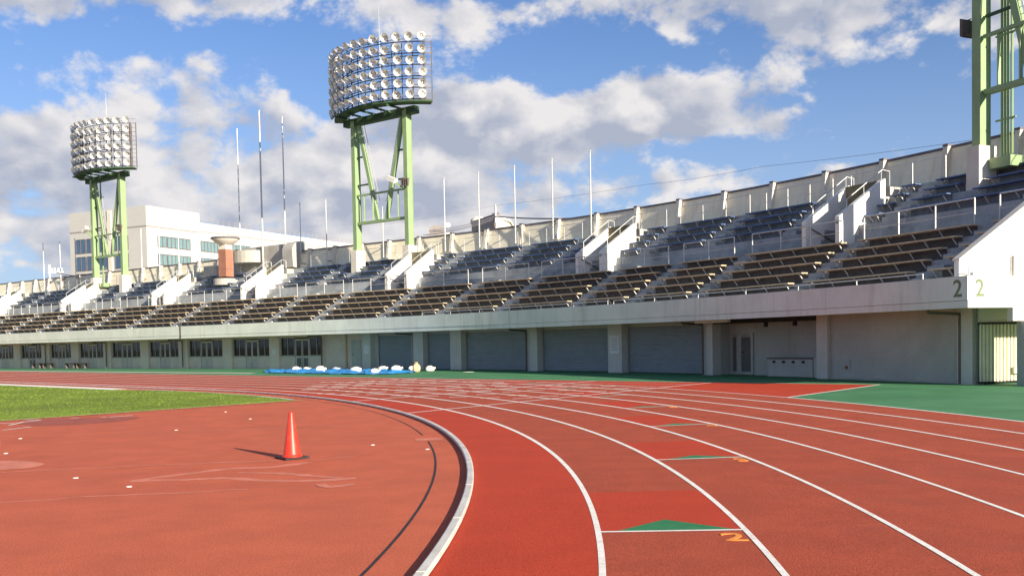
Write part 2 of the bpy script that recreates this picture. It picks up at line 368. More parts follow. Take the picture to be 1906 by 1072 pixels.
# ------------------------------------------------------------------ ground, track, infield
mb = MB(); mb.add([(-2500,-2500,-0.06), (2500,-2500,-0.06), (2500,2500,-0.06), (-2500,2500,-0.06)], [(0,1,2,3)])
structure(mb.build('ground', 'dirt'))
A_MIN, A_MAX = -84.0, 112.0
mb = MB()
ring = [TP(a, R0-0.02, 0) for a in arange(A_MIN, 0, 0.6)]+[TP(A_MAX, R0-0.02, 0), NE(-60, A_MAX, 0), NE(-60, -30, 0)]
ring = [Vector((p.x, p.y, 0)) for p in ring]
mb.add(ring, [tuple(range(len(ring)))])
infield = structure(mb.build('infield', 'infield', fix=False))
mb = MB(); gstrip(mb, A_MIN, 0, R0-0.02, 46.26, 0, 0.6); gstrip(mb, 0, A_MAX, R0-0.02, 46.26, 0, 4)
track = structure(mb.build('running_track', 'track', fix=False))
mb = MB()
for D0, D1 in ((46.26, 50), (50, 54), (54, 57), (57, 75)):
    gstrip(mb, -50, 0, D0, D1, 0, 0.6); gstrip(mb, 0, A_MAX, D0, D1, 0, 4)
apron = structure(mb.build('green_apron', 'green', fix=False))
# run-out of the straight, laid over the apron beyond the bend
mb = MB(); E = arange(-23.12, 0.0, 0.6)
def n_in(e): return math.sqrt(max(46.26**2-e*e, 0))
for p, q in zip(E, E[1:]):
    mb.add([NE(n_in(p), p, .004), NE(46.26, p, .004), NE(46.26, q, .004), NE(n_in(q), q, .004)], [(0,1,2,3)])
structure(mb.build('track_run_out', 'lane_new', fix=False))
mb = MB(); gstrip(mb, A_MIN, 0, R0-0.01, R0+LW-0.05, .0015); gstrip(mb, 0, A_MAX, R0-0.01, R0+LW-0.05, .0015, 4)
mb.build('lane_coating', 'lane_new', track, fix=False)
for k in range(1, 9):
    mb = MB(); D = R0+LW*k; gpaint(mb, A_MIN, 0, D, .0035, 0.4); gpaint(mb, 0, A_MAX, D, .0035, 4)
    mb.build('lane_line', 'white', track, fix=False)
mb = MB(); E = arange(-23.12, 0, 0.6)
for p, q in zip(E, E[1:]): mb.add([NE(46.21, p, .009), NE(46.27, p, .009), NE(46.27, q, .009), NE(46.21, q, .009)], [(0,1,2,3)])
mb.build('run_out_edge_line', 'white', track, fix=False)
mb = MB()
def nline(e, n0, n1, w, off=.010):
    L = arange(n0, n1, 1.0)
    for p, q in zip(L, L[1:]): mb.add([NE(p, e-w/2, off), NE(q, e-w/2, off), NE(q, e+w/2, off), NE(p, e+w/2, off)], [(0,1,2,3)])
nline(-23.12, n_in(-23.12), 46.27, .09, .005)
nline(-17.39, math.sqrt(R0**2-17.39**2)+.1, 46.2, .085, .005); nline(-12.4, math.sqrt(R0**2-12.4**2)+.1, 46.2, .085, .005)
mb.build('start_line', 'white', track, fix=False)
# straight lane lines run on over the bend to the start line
for k in range(5, 8):
    mb = MB(); n = R0+LW*k; E = arange(-17.39, 0, 0.6)
    for p, q in zip(E, E[1:]): mb.add([NE(n-.05, p, .0075), NE(n, p, .0075), NE(n, q, .0075), NE(n-.05, q, .0075)], [(0,1,2,3)])
    mb.build('lane_line', 'white', track, fix=False)
# exchange zones: bright patch, white line, green arrowhead, orange lane number, in lanes 2 to 8
EX = [(2, -2.9, 3.1), (3, 4.0, 3.1), (4, 10.76, 3.2), (5, 17.05, 3.2), (6, 23.05, 3.2), (7, 28.7, 3.2), (8, 34.1, 3.2)]
for k, ang, ln in EX:
    Di, Do = R0+LW*(k-1), R0+LW*k-.05
    a0 = (rad(ang)-PT)*R0; a1 = (rad(ang+ln)-PT)*R0
    mb = MB(); gstrip(mb, a0, a1, Di, Do, .0015, .4); mb.build('exchange_patch', 'lane_new', track, fix=False)
    mb = MB(); gstrip(mb, a0-.045, a0, Di, Do, .004, .4)
    mb.build('exchange_line', 'white', track, fix=False)
    mb = MB(); mb.add([TP(a0+.01, Di+.14, .003), TP(a0+.01, Do-.06, .003), TP(a0+(.46 if k < 3 else .30), (Di+Do)/2, .003)], [(0,1,2)])
    mb.build('exchange_arrowhead', 'tri', track, fix=False)
def text_mesh(name, body, size, origin, X, Y, m, parent, depth=0.004, offset=0.0):
    cu = bpy.data.curves.new(name, 'FONT'); cu.body = body; cu.size = size; cu.align_x = 'CENTER'; cu.align_y = 'CENTER'
    cu.extrude = depth; cu.offset = offset
    t = bpy.data.objects.new('txt', cu); COL.objects.link(t)
    dg = bpy.context.evaluated_depsgraph_get(); me = bpy.data.meshes.new_from_object(t.evaluated_get(dg))
    bpy.data.objects.remove(t); bpy.data.curves.remove(cu)
    X = Vector(X).normalized(); Z = X.cross(Vector(Y)).normalized(); Yv = Z.cross(X)
    o0 = Vector((0,0,0)); p = parent
    while p is not None: o0 += p.location; p = p.parent
    for v in me.vertices: v.co = Vector(origin)-o0 + X*v.co.x + Yv*v.co.y + Z*v.co.z
    me.materials.clear(); me.materials.append(M[m]); me.name = name
    ob = bpy.data.objects.new(name, me); COL.objects.link(ob); ob.parent = parent; return ob
for k, ang, ln in EX[:4]:
    t = rad(ang); D = R0+LW*k-.17; a = (t-PT)*R0-.30
    text_mesh('lane_number', str(k), 0.42, TP(a, D, .002), (cos(t), sin(t), 0), (-sin(t), cos(t), 0), 'orange', track, 0.002, 0.004)
DASH = [(-7.42,34.74),(-7.54,36.21),(-7.67,37.7),(-6.24,31.78),(-6.63,35.62),(-6.51,33.96),(-6.75,37.09),(-6.92,38.7),(-7.94,40.97),(-7.02,40.2),(-5.34,31.14),(-5.48,32.79),(-5.7,34.95),(-5.87,36.84),(-5.97,38.04),(-6.08,39.52),(-6.28,41.16),(-4.42,30.56),(-4.55,32.1),(-4.72,33.73),(-5.1,37.79),(-5.26,39.9),(-5.4,42.11),(-3.5,29.57),(-3.62,31.48),(-3.78,33.08),(-4.17,36.7),(-4.38,39.44),(-4.51,41.51),(-2.85,32.15),(-3.0,33.83),(-3.36,37.93),(-3.56,40.24),(-2.53,28.86),(-2.6,39.2),(-2.22,34.87),(-2.05,33.22),(-1.91,31.72),(-1.59,28.08),(-1.72,29.81),(-1.41,35.48),(-1.64,37.88),(-1.24,34.14),(-1.1,32.62),(-0.81,28.99),(-0.97,30.74),(-0.64,27.25),(-0.63,36.68),(-0.45,35.07),(-0.3,33.52),(-0.13,31.93),(-0.02,30.05),(0.28,26.55),(0.15,28.11),(0.77,30.8),(1.06,27.38),(1.45,33.27),(1.56,31.83),(1.73,30.15),(1.86,28.33),(2.37,32.79),(2.51,31.15),(2.63,29.26),(3.31,32.08),(3.44,30.2)]
mb = MB()
for x, y in DASH:
    w = .17+.004*y; gline(mb, [(x-w, y), (x+w, y)], .13+.016*max(0, y-28), .0045)
mb.build('relay_mark', 'pale_mark', track, fix=False)

# infield marks and stains
def decal(name, pts, w, m, off):
    mb = MB(); gline(mb, pts, w, off); return mb.build(name, m, infield, fix=False)
def wob(pts, n=6, amp=.03):
    out = []
    for k in range(len(pts)-1):
        p0, p1, p2, p3 = pts[max(k-1, 0)], pts[k], pts[k+1], pts[min(k+2, len(pts)-1)]
        for i in range(n):
            t = i/n
            x, y = (.5*(2*p1[j]+(p2[j]-p0[j])*t+(2*p0[j]-5*p1[j]+4*p2[j]-p3[j])*t*t+(3*p1[j]-p0[j]-3*p2[j]+p3[j])*t**3) for j in (0, 1))
            out.append((x+amp*mnoise.noise(Vector((x*2, y*2, 1))), y+amp*mnoise.noise(Vector((x*2, y*2, 7)))))
    return out+[pts[-1]]
def wwid(n, w): return [1.7*w*(.45+.8*abs(mnoise.noise(Vector((i*.35, w*9, 3))))) for i in range(n)]
STAINS = [([(-4.68,11.58),(-4.41,11.94),(-3.82,12.58),(-3.29,12.67),(-2.84,13.15)], .16), ([(-4.68,11.58),(-4.04,11.62),(-3.55,11.68),(-2.7,11.32),(-1.93,11.47)], .15),
 ([(-3.57,12.2),(-2.99,12.03),(-2.55,11.78),(-1.93,11.43)], .12), ([(-5.51,10.11),(-5.12,10.21),(-4.71,10.4),(-3.89,10.53),(-3.25,10.71),(-3.03,10.72)], .06),
 ([(-6.86,12.61),(-6.15,12.87),(-5.11,13.08),(-4.31,13.26),(-3.33,13.41)], .07), ([(-2.88,13.34),(-2.32,13.79)], .05), ([(-7.85,17.94),(-6.5,18.21),(-5.21,18.59),(-3.24,18.96)], .07),
 ([(-2.25,11.05),(-2.1,10.79),(-1.85,10.95)], .14)]
for i, (pts, w) in enumerate(STAINS):
    p = wob(pts, 10, .05); decal('dried_stain', p, wwid(len(p), w), 'stain', .002+.0004*i)
def blob(name, pts, m, off):
    P = wob(pts+[pts[0]], 6, .10)[:-1]; mb = MB(); mb.add([(x, y, off) for x, y in P], [tuple(range(len(P)))]); mb.build(name, m, infield, fix=False)
blob('dried_stain', [(-8.5,14.1),(-7.61,14.01),(-7.31,13.96),(-7.0,13.77),(-6.65,13.22),(-6.7,12.94),(-7.0,12.88),(-8.2,12.6)], 'stain', .006)
blob('damp_patch', [(-11.1,21.16),(-10.93,22.43),(-9.15,22.76),(-8.77,21.93),(-9.08,20.99),(-10.19,20.44)], 'damp', .0025)
for p in ([(-10.5,19.45),(-10.27,20.16)], [(-11.03,20.72),(-11.16,21.56),(-11.02,22.1)], [(-11.63,22.42),(-11.02,22.1)], [(-9.64,22.62),(-9.29,23.12)], [(-10.5,22.46),(-10.35,22.6)], [(-11.75,21.30),(-11.25,21.35)], [(-9.83,22.61),(-9.75,22.71)]):
    decal('white_marking', p, .07, 'white', .008)
for x, y in [(-9.15,17.56),(-8.07,15.03),(-5.55,11.96),(-4.53,11.11),(-6.68,18.76),(-5.92,21.33),(-7.23,23.83),(-2.27,15.26),(-1.32,14.49)]:
    mb = MB(); mb.lathe((x, y, .0), [(.034, 0), (.034, .006), (.028, .008)], 12); mb.build('marker_plug', 'white', infield)
# drain slot, its shaded gap painted as a black strip, and a flush lid
def pol(ang, D, off): return TP((rad(ang)-PT)*R0, D, off)
mb = MB(); gstrip(mb, (rad(-60)-PT)*R0, (rad(9.3)-PT)*R0, 36.0, 36.028, .003); gstrip(mb, (rad(11.0)-PT)*R0, (rad(34)-PT)*R0, 36.0, 36.028, .003)
mb.build('drain_slot', 'rubber', infield, fix=False)
mb = MB(); gstrip(mb, (rad(9.5)-PT)*R0, (rad(10.1)-PT)*R0, 35.82, 36.28, .004); mb.build('drain_lid', 'stain', infield, fix=False)
# inner kerb: raised aluminium rail on small feet, in lengths
kerb = thing('track_kerb', TP(-30, 36.46, 0), 'low cream metal kerb curving along the inside of lane one', 'kerb')
A = arange(A_MIN+4, 66, 2.0)
for i, (a, b) in enumerate(zip(A, A[1:])):
    mb = MB(); L = arange(a+.012, b-.012, .5); n = len(L)
    prof = [(36.415, .016), (36.415, .050), (36.425, .056), (36.487, .056), (36.497, .050), (36.497, .016)]
    vs = [TP(p, d, 0)+Vector((0,0,z)) for p in L for d, z in prof]; fs = []; m_ = len(prof)
    for j in range(n-1):
        for t in range(m_): fs.append((m_*j+t, m_*j+(t+1) % m_, m_*j+m_+(t+1) % m_, m_*j+m_+t))
    fs += [tuple(range(m_)), tuple(m_*(n-1)+t for t in range(m_))]
    mb.add(vs, fs); mb.build('kerb_rail', 'kerb', kerb)
mb = MB()
for p in arange(A_MIN+4, 66, .5):
    for w in ((-.02, .02),):
        mb.hexa([TP(p+w[0], 36.42, 0), TP(p+w[1], 36.42, 0), TP(p+w[1], 36.49, 0), TP(p+w[0], 36.49, 0), TP(p+w[0], 36.42, .018), TP(p+w[1], 36.42, .018), TP(p+w[1], 36.49, .018), TP(p+w[0], 36.49, .018)])
o = mb.build('kerb_foot', 'rubber', kerb); o['kind'] = 'stuff'

# football pitch grass
def grass_edge_n(e): return 34.95 if e >= 3 else (math.sqrt(max(35.62**2-e*e, 1)) if e < 0 else 35.6-(e/3)*.65)
mb = MB(); E = arange(-10.4, 3, .4)+[A_MAX]
front = []
pts = [(grass_edge_n(e), e) for e in E]
outer = [NE(n, e, .012) for n, e in pts]
inner = [NE(-40, A_MAX, .012)]+[NE(n, -10.4+.05*mnoise.noise(Vector((n*3, 0, 0)))-.02*(34.2-n)*0, .012) for n in arange(-40, 33.9, .25)]
P = [Vector((p.x, p.y, .012)) for p in outer+inner]
mb.add(P, [tuple(range(len(P)))])
structure(mb.build('football_pitch', 'grass', fix=False))
mb = MB(); L = arange(8, 34.3, .12)
for p, q in zip(L, L[1:]):
    f = lambda n: (-10.56-.05*mnoise.noise(Vector((n*4, 1, 0)))-.03*mnoise.noise(Vector((n*15, 4, 0))), -10.30+.05*mnoise.noise(Vector((n*5, 8, 0))))
    a, b = f(p), f(q); mb.add([NE(p, a[0], .0135), NE(p, a[1], .0135), NE(q, b[1], .0135), NE(q, b[0], .0135)], [(0,1,2,3)])
for n in arange(14, 34.1, .06):
    for _ in range(1):
        e = -10.42+random.uniform(-.09, .06); p = NE(n+random.uniform(-.05, .05), e, 0); t = random.uniform(0, pi); h = random.uniform(.014, .022)
        dx, dy = .03*cos(t), .03*sin(t)
        mb.add([(p.x-dx, p.y-dy, .004), (p.x+dx, p.y+dy, .004), (p.x+random.uniform(-.02, .02), p.y+random.uniform(-.02, .02), h)], [(0,1,2)])
o = mb.build('dry_grass_fringe', 'dry', fix=False); o['kind'] = 'stuff'
mb = MB()
for i in range(60000):
    e = -10.4+ (random.random()**1.7)*34; n = grass_edge_n(e)-random.random()**1.1*24
    p = NE(n, e, 0); t = random.uniform(0, pi); h = random.uniform(.016, .03); w = .012+.0012*max(0, e+10)
    dx, dy = w*cos(t), w*sin(t)
    mb.add([(p.x-dx, p.y-dy, .008), (p.x+dx, p.y+dy, .008), (p.x+random.uniform(-.03, .03), p.y+random.uniform(-.03, .03), h)], [(0,1,2)])
o = mb.build('grass', 'blade', fix=False); o['kind'] = 'stuff'
mb = MB(); L = arange(3.5, 80, 4)
for p, q in zip(L, L[1:]): mb.add([NE(35.0, p, .006), NE(35.8, p, .006), NE(35.8, q, .006), NE(35.0, q, .006)], [(0,1,2,3)])
mb.build('white_border_strip', 'white', infield, fix=False)
mb = MB(); gstrip(mb, -10.2, 0, 35.66, 35.76, .006); gstrip(mb, 0, 3.5, 35.66, 35.80, .006)
mb.build('pale_blue_strip', 'paleblue', infield, fix=False)
mb = MB(); gline(mb, [(-60, 92.5), (-40.83, 76.6), (-28.89, 66.7), (-15.06, 55.2)], .5, .006); mb.build('worn_tan_strip', 'pale_mark', apron, fix=False)

# ------------------------------------------------------------------ traffic cone
cx_, cy_ = -3.19, 13.62
cone = thing('traffic_cone', (cx_, cy_, 0), 'glossy red traffic cone with black base standing on red infield', 'cone')
mb = MB(); mb.lathe((cx_, cy_, 0), [(.150, .030), (.150, .044), (.128, .052), (.120, .075), (.034, .655), (.030, .672), (.018, .676), (.014, .66)], 36)
mb.build('cone_body', 'cone', cone, smooth=True)
mb = MB(); t = rad(38); X = Vector((cos(t), sin(t), 0)); Y = Vector((-sin(t), cos(t), 0)); c = Vector((cx_, cy_, 0))
mb.box(c+Vector((0,0,.019)), X*.37, Y*.37, Vector((0,0,.022)))
for i in (-1, 1):
    for j in (-1, 1): mb.box(c+X*.14*i+Y*.14*j+Vector((0,0,.004)), X*.06, Y*.06, Vector((0,0,.008)))
mb.build('base_plate', 'rubber', cone)

# ------------------------------------------------------------------ grandstand
S_R, S_L = -31.56, 96.0
HF, HT = 2.32, 3.19
stand = thing('grandstand', SP(0, 0, 0), 'long curved concrete grandstand with stepped seating above grey ground floor rooms', 'grandstand')
# terraces
T0, TR_, TT = 3.13, .38, .65
UR, U0 = .40, 5.82
r_low = [-.25+TT*k for k in range(5)]            # risers behind lower rows
r_up = [4.15+TT*k for k in range(4)]
prof = [(-1.4, 2.6), (-1.4, T0)]
for k in range(5): prof += [(r_low[k], T0+TR_*k), (r_low[k], T0+TR_*(k+1))]
prof += [(3.32, T0+TR_*5), (3.32, 2.6)]
mb = MB(); ssweep(mb, -31.3, S_L, prof); mb.build('lower_terrace', 'tread', stand)
WZ = T0+TR_*5                                     # walkway level 5.03
VOMS = [(-23.55, -22.1), (-9.6, -8.1), (5.9, 7.4), (20.6, 22.1), (32.15, 33.6), (46.3, 47.8), (60.5, 62.0)]
prof = [(3.32, 2.7), (3.32, WZ+.40), (3.52, WZ+.40), (3.52, U0)]
for k in range(4): prof += [(r_up[k], U0+UR*k), (r_up[k], U0+UR*(k+1))]
ZT = U0+UR*4                                      # top walkway 7.42
prof += [(7.6, ZT), (7.6, 2.7)]
edges = [-31.3]
for a, b in VOMS: edges += [a, b]
edges.append(S_L)
for a, b in zip(edges[::2], edges[1::2]):
    mb = MB(); ssweep(mb, a, b, prof); mb.build('upper_terrace', 'tread', stand)
for a, b in VOMS:
    mb = MB(); sbox(mb, a, b, 3.32, 4.9, WZ-.2, WZ-.01); ssweep(mb, a, b, [(4.97, 2.7), (4.97, 7.02), (5.45, 7.02), (5.45, ZT), (7.6, ZT), (7.6, 2.7)])
    mb.build('entrance_floor', 'conc', stand)
# fascia with a drip course, expansion joints, and its return round the right-hand end
S_C = -32.93
FJ = [S_C, -27.2, -21.6, -16.0, -10.0, -4.6, .6, 4.4, 11.6, 23.75, 30.2, 42, 54, 66, 80, S_L]
for a, b in zip(FJ, FJ[1:]):
    mb = MB(); sbox(mb, a+.006, b-.006, -1.6, -1.4, HF+.205, HT); sbox(mb, a+.006, b-.006, -1.585, -1.4, HF, HF+.195)
    mb.build('fascia', 'fascia', stand)
mb = MB(); sbox(mb, 23.70, 23.80, -1.63, -1.57, HF-.02, HT+.02); mb.build('expansion_joint', 'pipe', stand)
mb = MB(); ssweep(mb, S_C+.004, S_C+.2, [(-1.398, HF+.205), (-1.398, HT), (8.0, HT), (8.0, HF+.205)]); ssweep(mb, S_C+.014, S_C+.2, [(-1.398, HF), (-1.398, HF+.195), (.03, HF+.195), (.03, HF)])
ssweep(mb, S_C+.010, S_C+.2, [(.033, 1.95), (.033, HF+.2), (8.0, HF+.2), (8.0, 1.95)])
mb.build('end_parapet', 'whitewall', stand)
mb = MB(); sbox(mb, S_C+.2, -31.3, -1.4, 7.6, 2.9, T0); mb.build('end_landing', 'conc', stand)
mb = MB(); ssweep(mb, -31.7, -31.52, [(-.65, T0), (-.65, 3.70), (9.2, 3.70+.628*9.85), (9.2, T0)]); mb.build('sloping_end_wall', 'whitewall', stand)
mb = MB()
L = [(-.62, 3.72), (9.2, 3.72+.628*9.82)]
ssweep(mb, -31.74, -31.48, [(-.68, 3.703), (-.68, 3.76), (9.2, 3.76+.628*9.88), (9.2, 3.703+.628*9.88)]); mb.build('end_wall_coping', 'cream', stand)
# soffit
mb = MB(); sbox(mb, -31.3, S_L, -1.4, 1.2, 2.38, 2.55); sbox(mb, S_C+.2, -31.3, -1.4, 2.6, 2.38, 2.55); mb.build('soffit', 'conc', stand)
# number 2 on the fascia and round the corner
rr, tt = SR(-32.6), ST(-32.6)
text_mesh('number_sign', '2', .66, SP(-32.58, -1.606, 2.83), -tt, (0,0,1), 'numgreen', stand, .003, .008)
rr, tt = SR(S_C), ST(S_C)
text_mesh('number_sign', '2', .66, SP(S_C-.002, -1.17, 2.83), rr, (0,0,1), 'numgreen', stand, .003, .008)
# ground-floor wall: pillars and recessed bays, right to left
ZW = 2.38
def wallseg(name, s0, s1, d0, d1, z0=ZG-.05, z1=ZW, m='wallpaint'):
    mb = MB(); sbox(mb, s0, s1, d0, d1, z0, z1); return mb.build(name, m, stand)
wallseg('facade_wall', -31.56, -25.57, .14, .4)
wallseg('plinth', -31.3, -25.6, .11, .139, ZG-.05, ZG+.06, 'conc')
for a, b in ((-31.56, -31.0), (-25.57, -25.05), (-19.5, -18.9), (-13.75, -12.8), (-7.62, -6.86), (-1.5, -.58), (1.75, 2.6), (6.4, 7.1)):
    wallseg('pillar', a, b, 0, .45, m='pillar')
wallseg('facade_wall', -25.05, -19.5, .95, 1.2)
wallseg('facade_wall', -19.5, -19.25, .45, .95); wallseg('facade_wall', -25.3, -25.05, .45, .95)
wallseg('wall_band', -25.04, -20.9, .93, .949, 1.5, 1.56)
mb = MB(); sbox(mb, -25.0, -19.55, .0, .18, 2.19, 2.37); mb.build('shutter_box', 'dark', stand)
# roller shutters with real slats
for s0, s1, zt in ((-18.9, -13.75, 2.2), (-12.8, -7.62, 2.2), (-6.86, -1.5, 2.2), (-.58, 1.75, 2.2), (2.98, 6.1, 2.15)):
    mb = MB(); nz = 28; dz = (zt-ZG)/nz
    for i in range(nz):
        z = ZG+i*dz; L = arange(s0, s1, 1.3)
        for p, q in zip(L, L[1:]):
            mb.add([SP(p, .40, z), SP(q, .40, z), SP(q, .36, z+dz*.6), SP(p, .36, z+dz*.6), SP(p, .40, z+dz), SP(q, .40, z+dz)], [(0,1,2,3), (3,2,5,4)])
    o = mb.build('roller_shutter', 'shutter', stand, fix=False)
    mb = MB(); sbox(mb, s0, s1, .36, .45, zt, ZW); sbox(mb, s0-.001, s0+.10, .30, .355, ZG-.05, zt); sbox(mb, s1-.10, s1+.001, .30, .355, ZG-.05, zt)
    mb.build('shutter_frame', 'frame', o)
wallseg('facade_wall', 2.6, 2.98, .3, .45); wallseg('facade_wall', 6.1, 6.4, .3, .45)
wallseg('facade_wall', 7.1, 10.7, .12, .45, m='room')
def door(name, s0, s1, d, z0, z1, m='door', handle=True, hs=.85):
    mb = MB(); sbox(mb, s0, s1, d-.04, d+.02, z0, z1); o = mb.build(name, m, stand)
    if handle:
        mb = MB(); p = SP(s0+(s1-s0)*hs, d-.07, 1.05); mb.tube(p-ST(s0)*.05, p+ST(s0)*.05, .02); mb.tube(p, p+SR(s0)*.06, .015); mb.build('handle', 'dark', o)
    return o
door('door', 7.35, 8.2, .12, ZG, 1.95, 'wallpaint', True, .85)
# louvred double door in the deep recess
o = door('door', -20.85, -19.62, .93, ZG, 1.83, 'frame', True, .42)
for s0, s1 in ((-20.72, -20.22), (-19.93, -19.75)):
    mb = MB(); sbox(mb, s0, s1, .875, .889, ZG+.12, 1.65)
    for i in range(26): sbox(mb, s0, s1, .860, .876, ZG+.14+i*.058, ZG+.155+i*.058)
    mb.build('louvre_panel', 'louvre', o)
# windows and glazed doors of the left-hand rooms
WB = [(10.8, 15.08), (16.08, 20.16), (21.2, 25.36), (26.5, 30.42), (31.52, 35.71), (36.82, 40.62), (41.83, 45.39), (46.78, 50.62), (51.8, 55.6), (56.8, 60.6), (61.8, 65.6)]
prev = 10.7
def window(s0, s1, z0, z1, d, nm=2):
    f = MB(); fw = .035
    sbox(f, s0, s1, d-.05, d+.03, z0, z0+fw); sbox(f, s0, s1, d-.05, d+.03, z1-fw, z1)
    for i in range(nm+1):
        s = s0+(s1-s0-fw)*i/nm; sbox(f, s, s+fw, d-.047, d+.027, z0+fw, z1-fw)
    sbox(f, s0-.03, s1+.03, d-.13, d-.05, z0-.05, z0)
    o = f.build('window', 'frame', stand)
    g = MB()
    for i in range(nm):
        a = s0+(s1-s0)*i/nm; b = s0+(s1-s0)*(i+1)/nm; tl = random.uniform(-.004, .004)
        sbox(g, a+.03, b-.02, d-.01+tl, d+.01, z0+.02, z1-.02)
    g.build('pane', 'glass', o)
for a, b in WB:
    wallseg('pillar', prev, a, 0, .45, m='room')
    w = b-a; s1 = a+w*.33; s2 = a+w*.665; d = .2
    for p, q in ((a, s1), (s2, b)):
        wallseg('facade_wall', p, q, d-.05, d+.2, ZG-.05, .95, 'room'); window(p+.04, q-.04, 1.0, 2.2, d)
    wallseg('facade_wall', a, b, d-.02, d+.2, 2.2, ZW, 'room')
    mb = MB(); sbox(mb, s1+.03, s2-.03, d-.03, d+.05, ZG-.05, 2.12); o = mb.build('door', 'door', stand)
    mid = (s1+s2)/2; 
    for p, q in ((s1+.14, mid-.10), (mid+.10, s2-.14)): mb = MB(); sbox(mb, p, q, d-.045, d-.031, 1.0, 1.98); mb.build('pane', 'glass', o)
    mb = MB(); sbox(mb, mid-.012, mid+.012, d-.05, d-.031, ZG, 2.12); sbox(mb, s1+.18, mid-.12, d-.042, d-.031, ZG+.1, .85); sbox(mb, mid+.12, s2-.18, d-.042, d-.031, ZG+.1, .85); mb.build('kick_panel', 'louvre' if int(a*7) % 3 == 0 else 'door', o)
    prev = b
wallseg('facade_wall', prev, S_L, .15, .45)
wallseg('back_wall', -31.56, S_L, 1.25, 1.35, ZG-.05, 2.5, 'conc')
# downpipes: elbow from the fascia, back under the soffit, down the wall
for s, d in ((-31.1, .06), (-19.05, -.05), (-6.9, -.05), (2.75, .2), (10.76, -.05), (25.85, -.05), (36.2, -.05), (45.9, -.05)):
    mb = MB(); mb.path([SP(s, -1.2, 2.36), SP(s, -1.2, 2.24), SP(s, d-.06, 2.2), SP(s, d-.06, ZG)], .045, 8); mb.build('downpipe', 'pipe', stand)
mb = MB(); sbox(mb, 8.62, 8.72, .02, .10, ZG, 2.3); mb.build('downpipe', 'sacktan', stand)  # sunlight on this pipe is put into its tan colour
# gate in the end passage, jamb and end pier
gate = thing('metal_gate', SP(-31.6, 1, ZG), 'cream fluted sheet gate half lit under the right-hand end of the stand', 'gate')
mb = MB(); n = 13; D0_, D1_ = .20, 2.0
for i in range(n):
    a = D0_+(D1_-D0_)*i/n; w = (D1_-D0_)/n; z0, z1 = ZG+.06, 1.88
    pr = [(a, .0), (a+w*.55, .0), (a+w*.62, .05), (a+w*.93, .05), (a+w, .0)]
    for (p, x), (q, y) in zip(pr, pr[1:]): mb.add([SP(-31.62+x, p, z0), SP(-31.62+y, q, z0), SP(-31.62+y, q, z1), SP(-31.62+x, p, z1)], [(0,1,2,3)])
mb.build('fluted_sheet', 'gate', gate, fix=False)
mb = MB(); ssweep(mb, -31.66, -31.56, [(D0_, ZG+.02), (D0_, ZG+.06), (D1_, ZG+.06), (D1_, ZG+.02)]); ssweep(mb, -31.66, -31.56, [(D0_, 1.88), (D0_, 1.93), (D1_, 1.93), (D1_, 1.88)]); mb.build('gate_frame', 'dark', gate)
mb = MB(); ssweep(mb, -31.74, -31.67, [(1.45, .42), (1.45, .62), (1.75, .62), (1.75, .42)]); mb.build('gate_latch', 'whitewall', gate)
mb = MB(); ssweep(mb, -31.56, -31.3, [(-.0, ZG-.05), (0, ZW), (D0_-.02, ZW), (D0_-.02, ZG-.05)]); ssweep(mb, -31.60, -31.3, [(D0_, 1.94), (D0_, ZW), (8, ZW), (8, 1.94)]); ssweep(mb, -31.60, -31.3, [(D1_+.01, ZG-.05), (D1_+.01, 1.93), (8, 1.93), (8, ZG-.05)]); mb.build('passage_wall', 'cream', stand)
mb = MB(); sbox(mb, -33.4, S_C+.12, .30, 1.2, ZG-.05, 1.945); mb.build('end_pier', 'conc', stand)
mb = MB(); mb.path([SP(S_C+.1, -1.45, HT+.02), SP(S_C+.1, -1.45, HT+.22), SP(S_C+.1, -.95, HT+.24), SP(S_C+.1, -.6, HT+.52), SP(S_C+.1, .05, HT+.52), SP(S_C+.1, .05, HT+.02)], .022, 7)
mb.build('end_handrail', 'galv', stand)
mb = MB(); mb.box(SP(S_C+.1, .18, HT+.28), SR(S_C)*.16, ST(S_C)*.12, Vector((0,0,.56))); mb.build('end_rail_post', 'cream', stand)
# small fittings
mb = MB(); sbox(mb, -26.5, -26.22, .10, .139, .46, .80); o = mb.build('hydrant_box', 'wallpaint', stand)
mb = MB(); sbox(mb, -26.42, -26.3, .085, .099, .49, .60); mb.build('hydrant_label', 'rust', o)
mb = MB(); sbox(mb, -21.6, -19.7, -1.1, -.95, 2.22, 2.33); mb.build('soffit_lamp', 'cream', stand)
for s in (-23.9, -22.4): 
    mb = MB(); sbox(mb, s, s+.12, .1, .2, 2.02, 2.2); mb.build('soffit_bracket', 'dark', stand)
# rear wall, buttresses and coping
mb = MB(); ssweep(mb, -31.5, S_L, [(7.28, ZT-.1), (7.60, 8.86), (7.80, 8.86), (7.80, 2.0)]); rear = mb.build('rear_wall', 'rear', stand)
mb = MB(); k = 0
s = -30.0
POSTS = [-24.4-2.8*2+2.8*i for i in range(44)]
for p, q in zip(POSTS, POSTS[1:]): sbox(mb, p+.04, q-.20, 7.56, 7.88, 8.863, 8.96)
mb.build('coping', 'coping', rear)
for p in POSTS:
    mb = MB(); ssweep(mb, p-.18, p+.02, [(7.34, ZT+.22), (7.18, ZT+.30), (7.36, 8.93), (7.66, 8.93), (7.66, ZT+.22)]); mb.build('buttress', 'cream', rear)
    mb = MB(); sbox(mb, p-.19, p+.03, 7.34, 7.70, 8.933, 9.01); mb.build('buttress_cap', 'coping', rear)
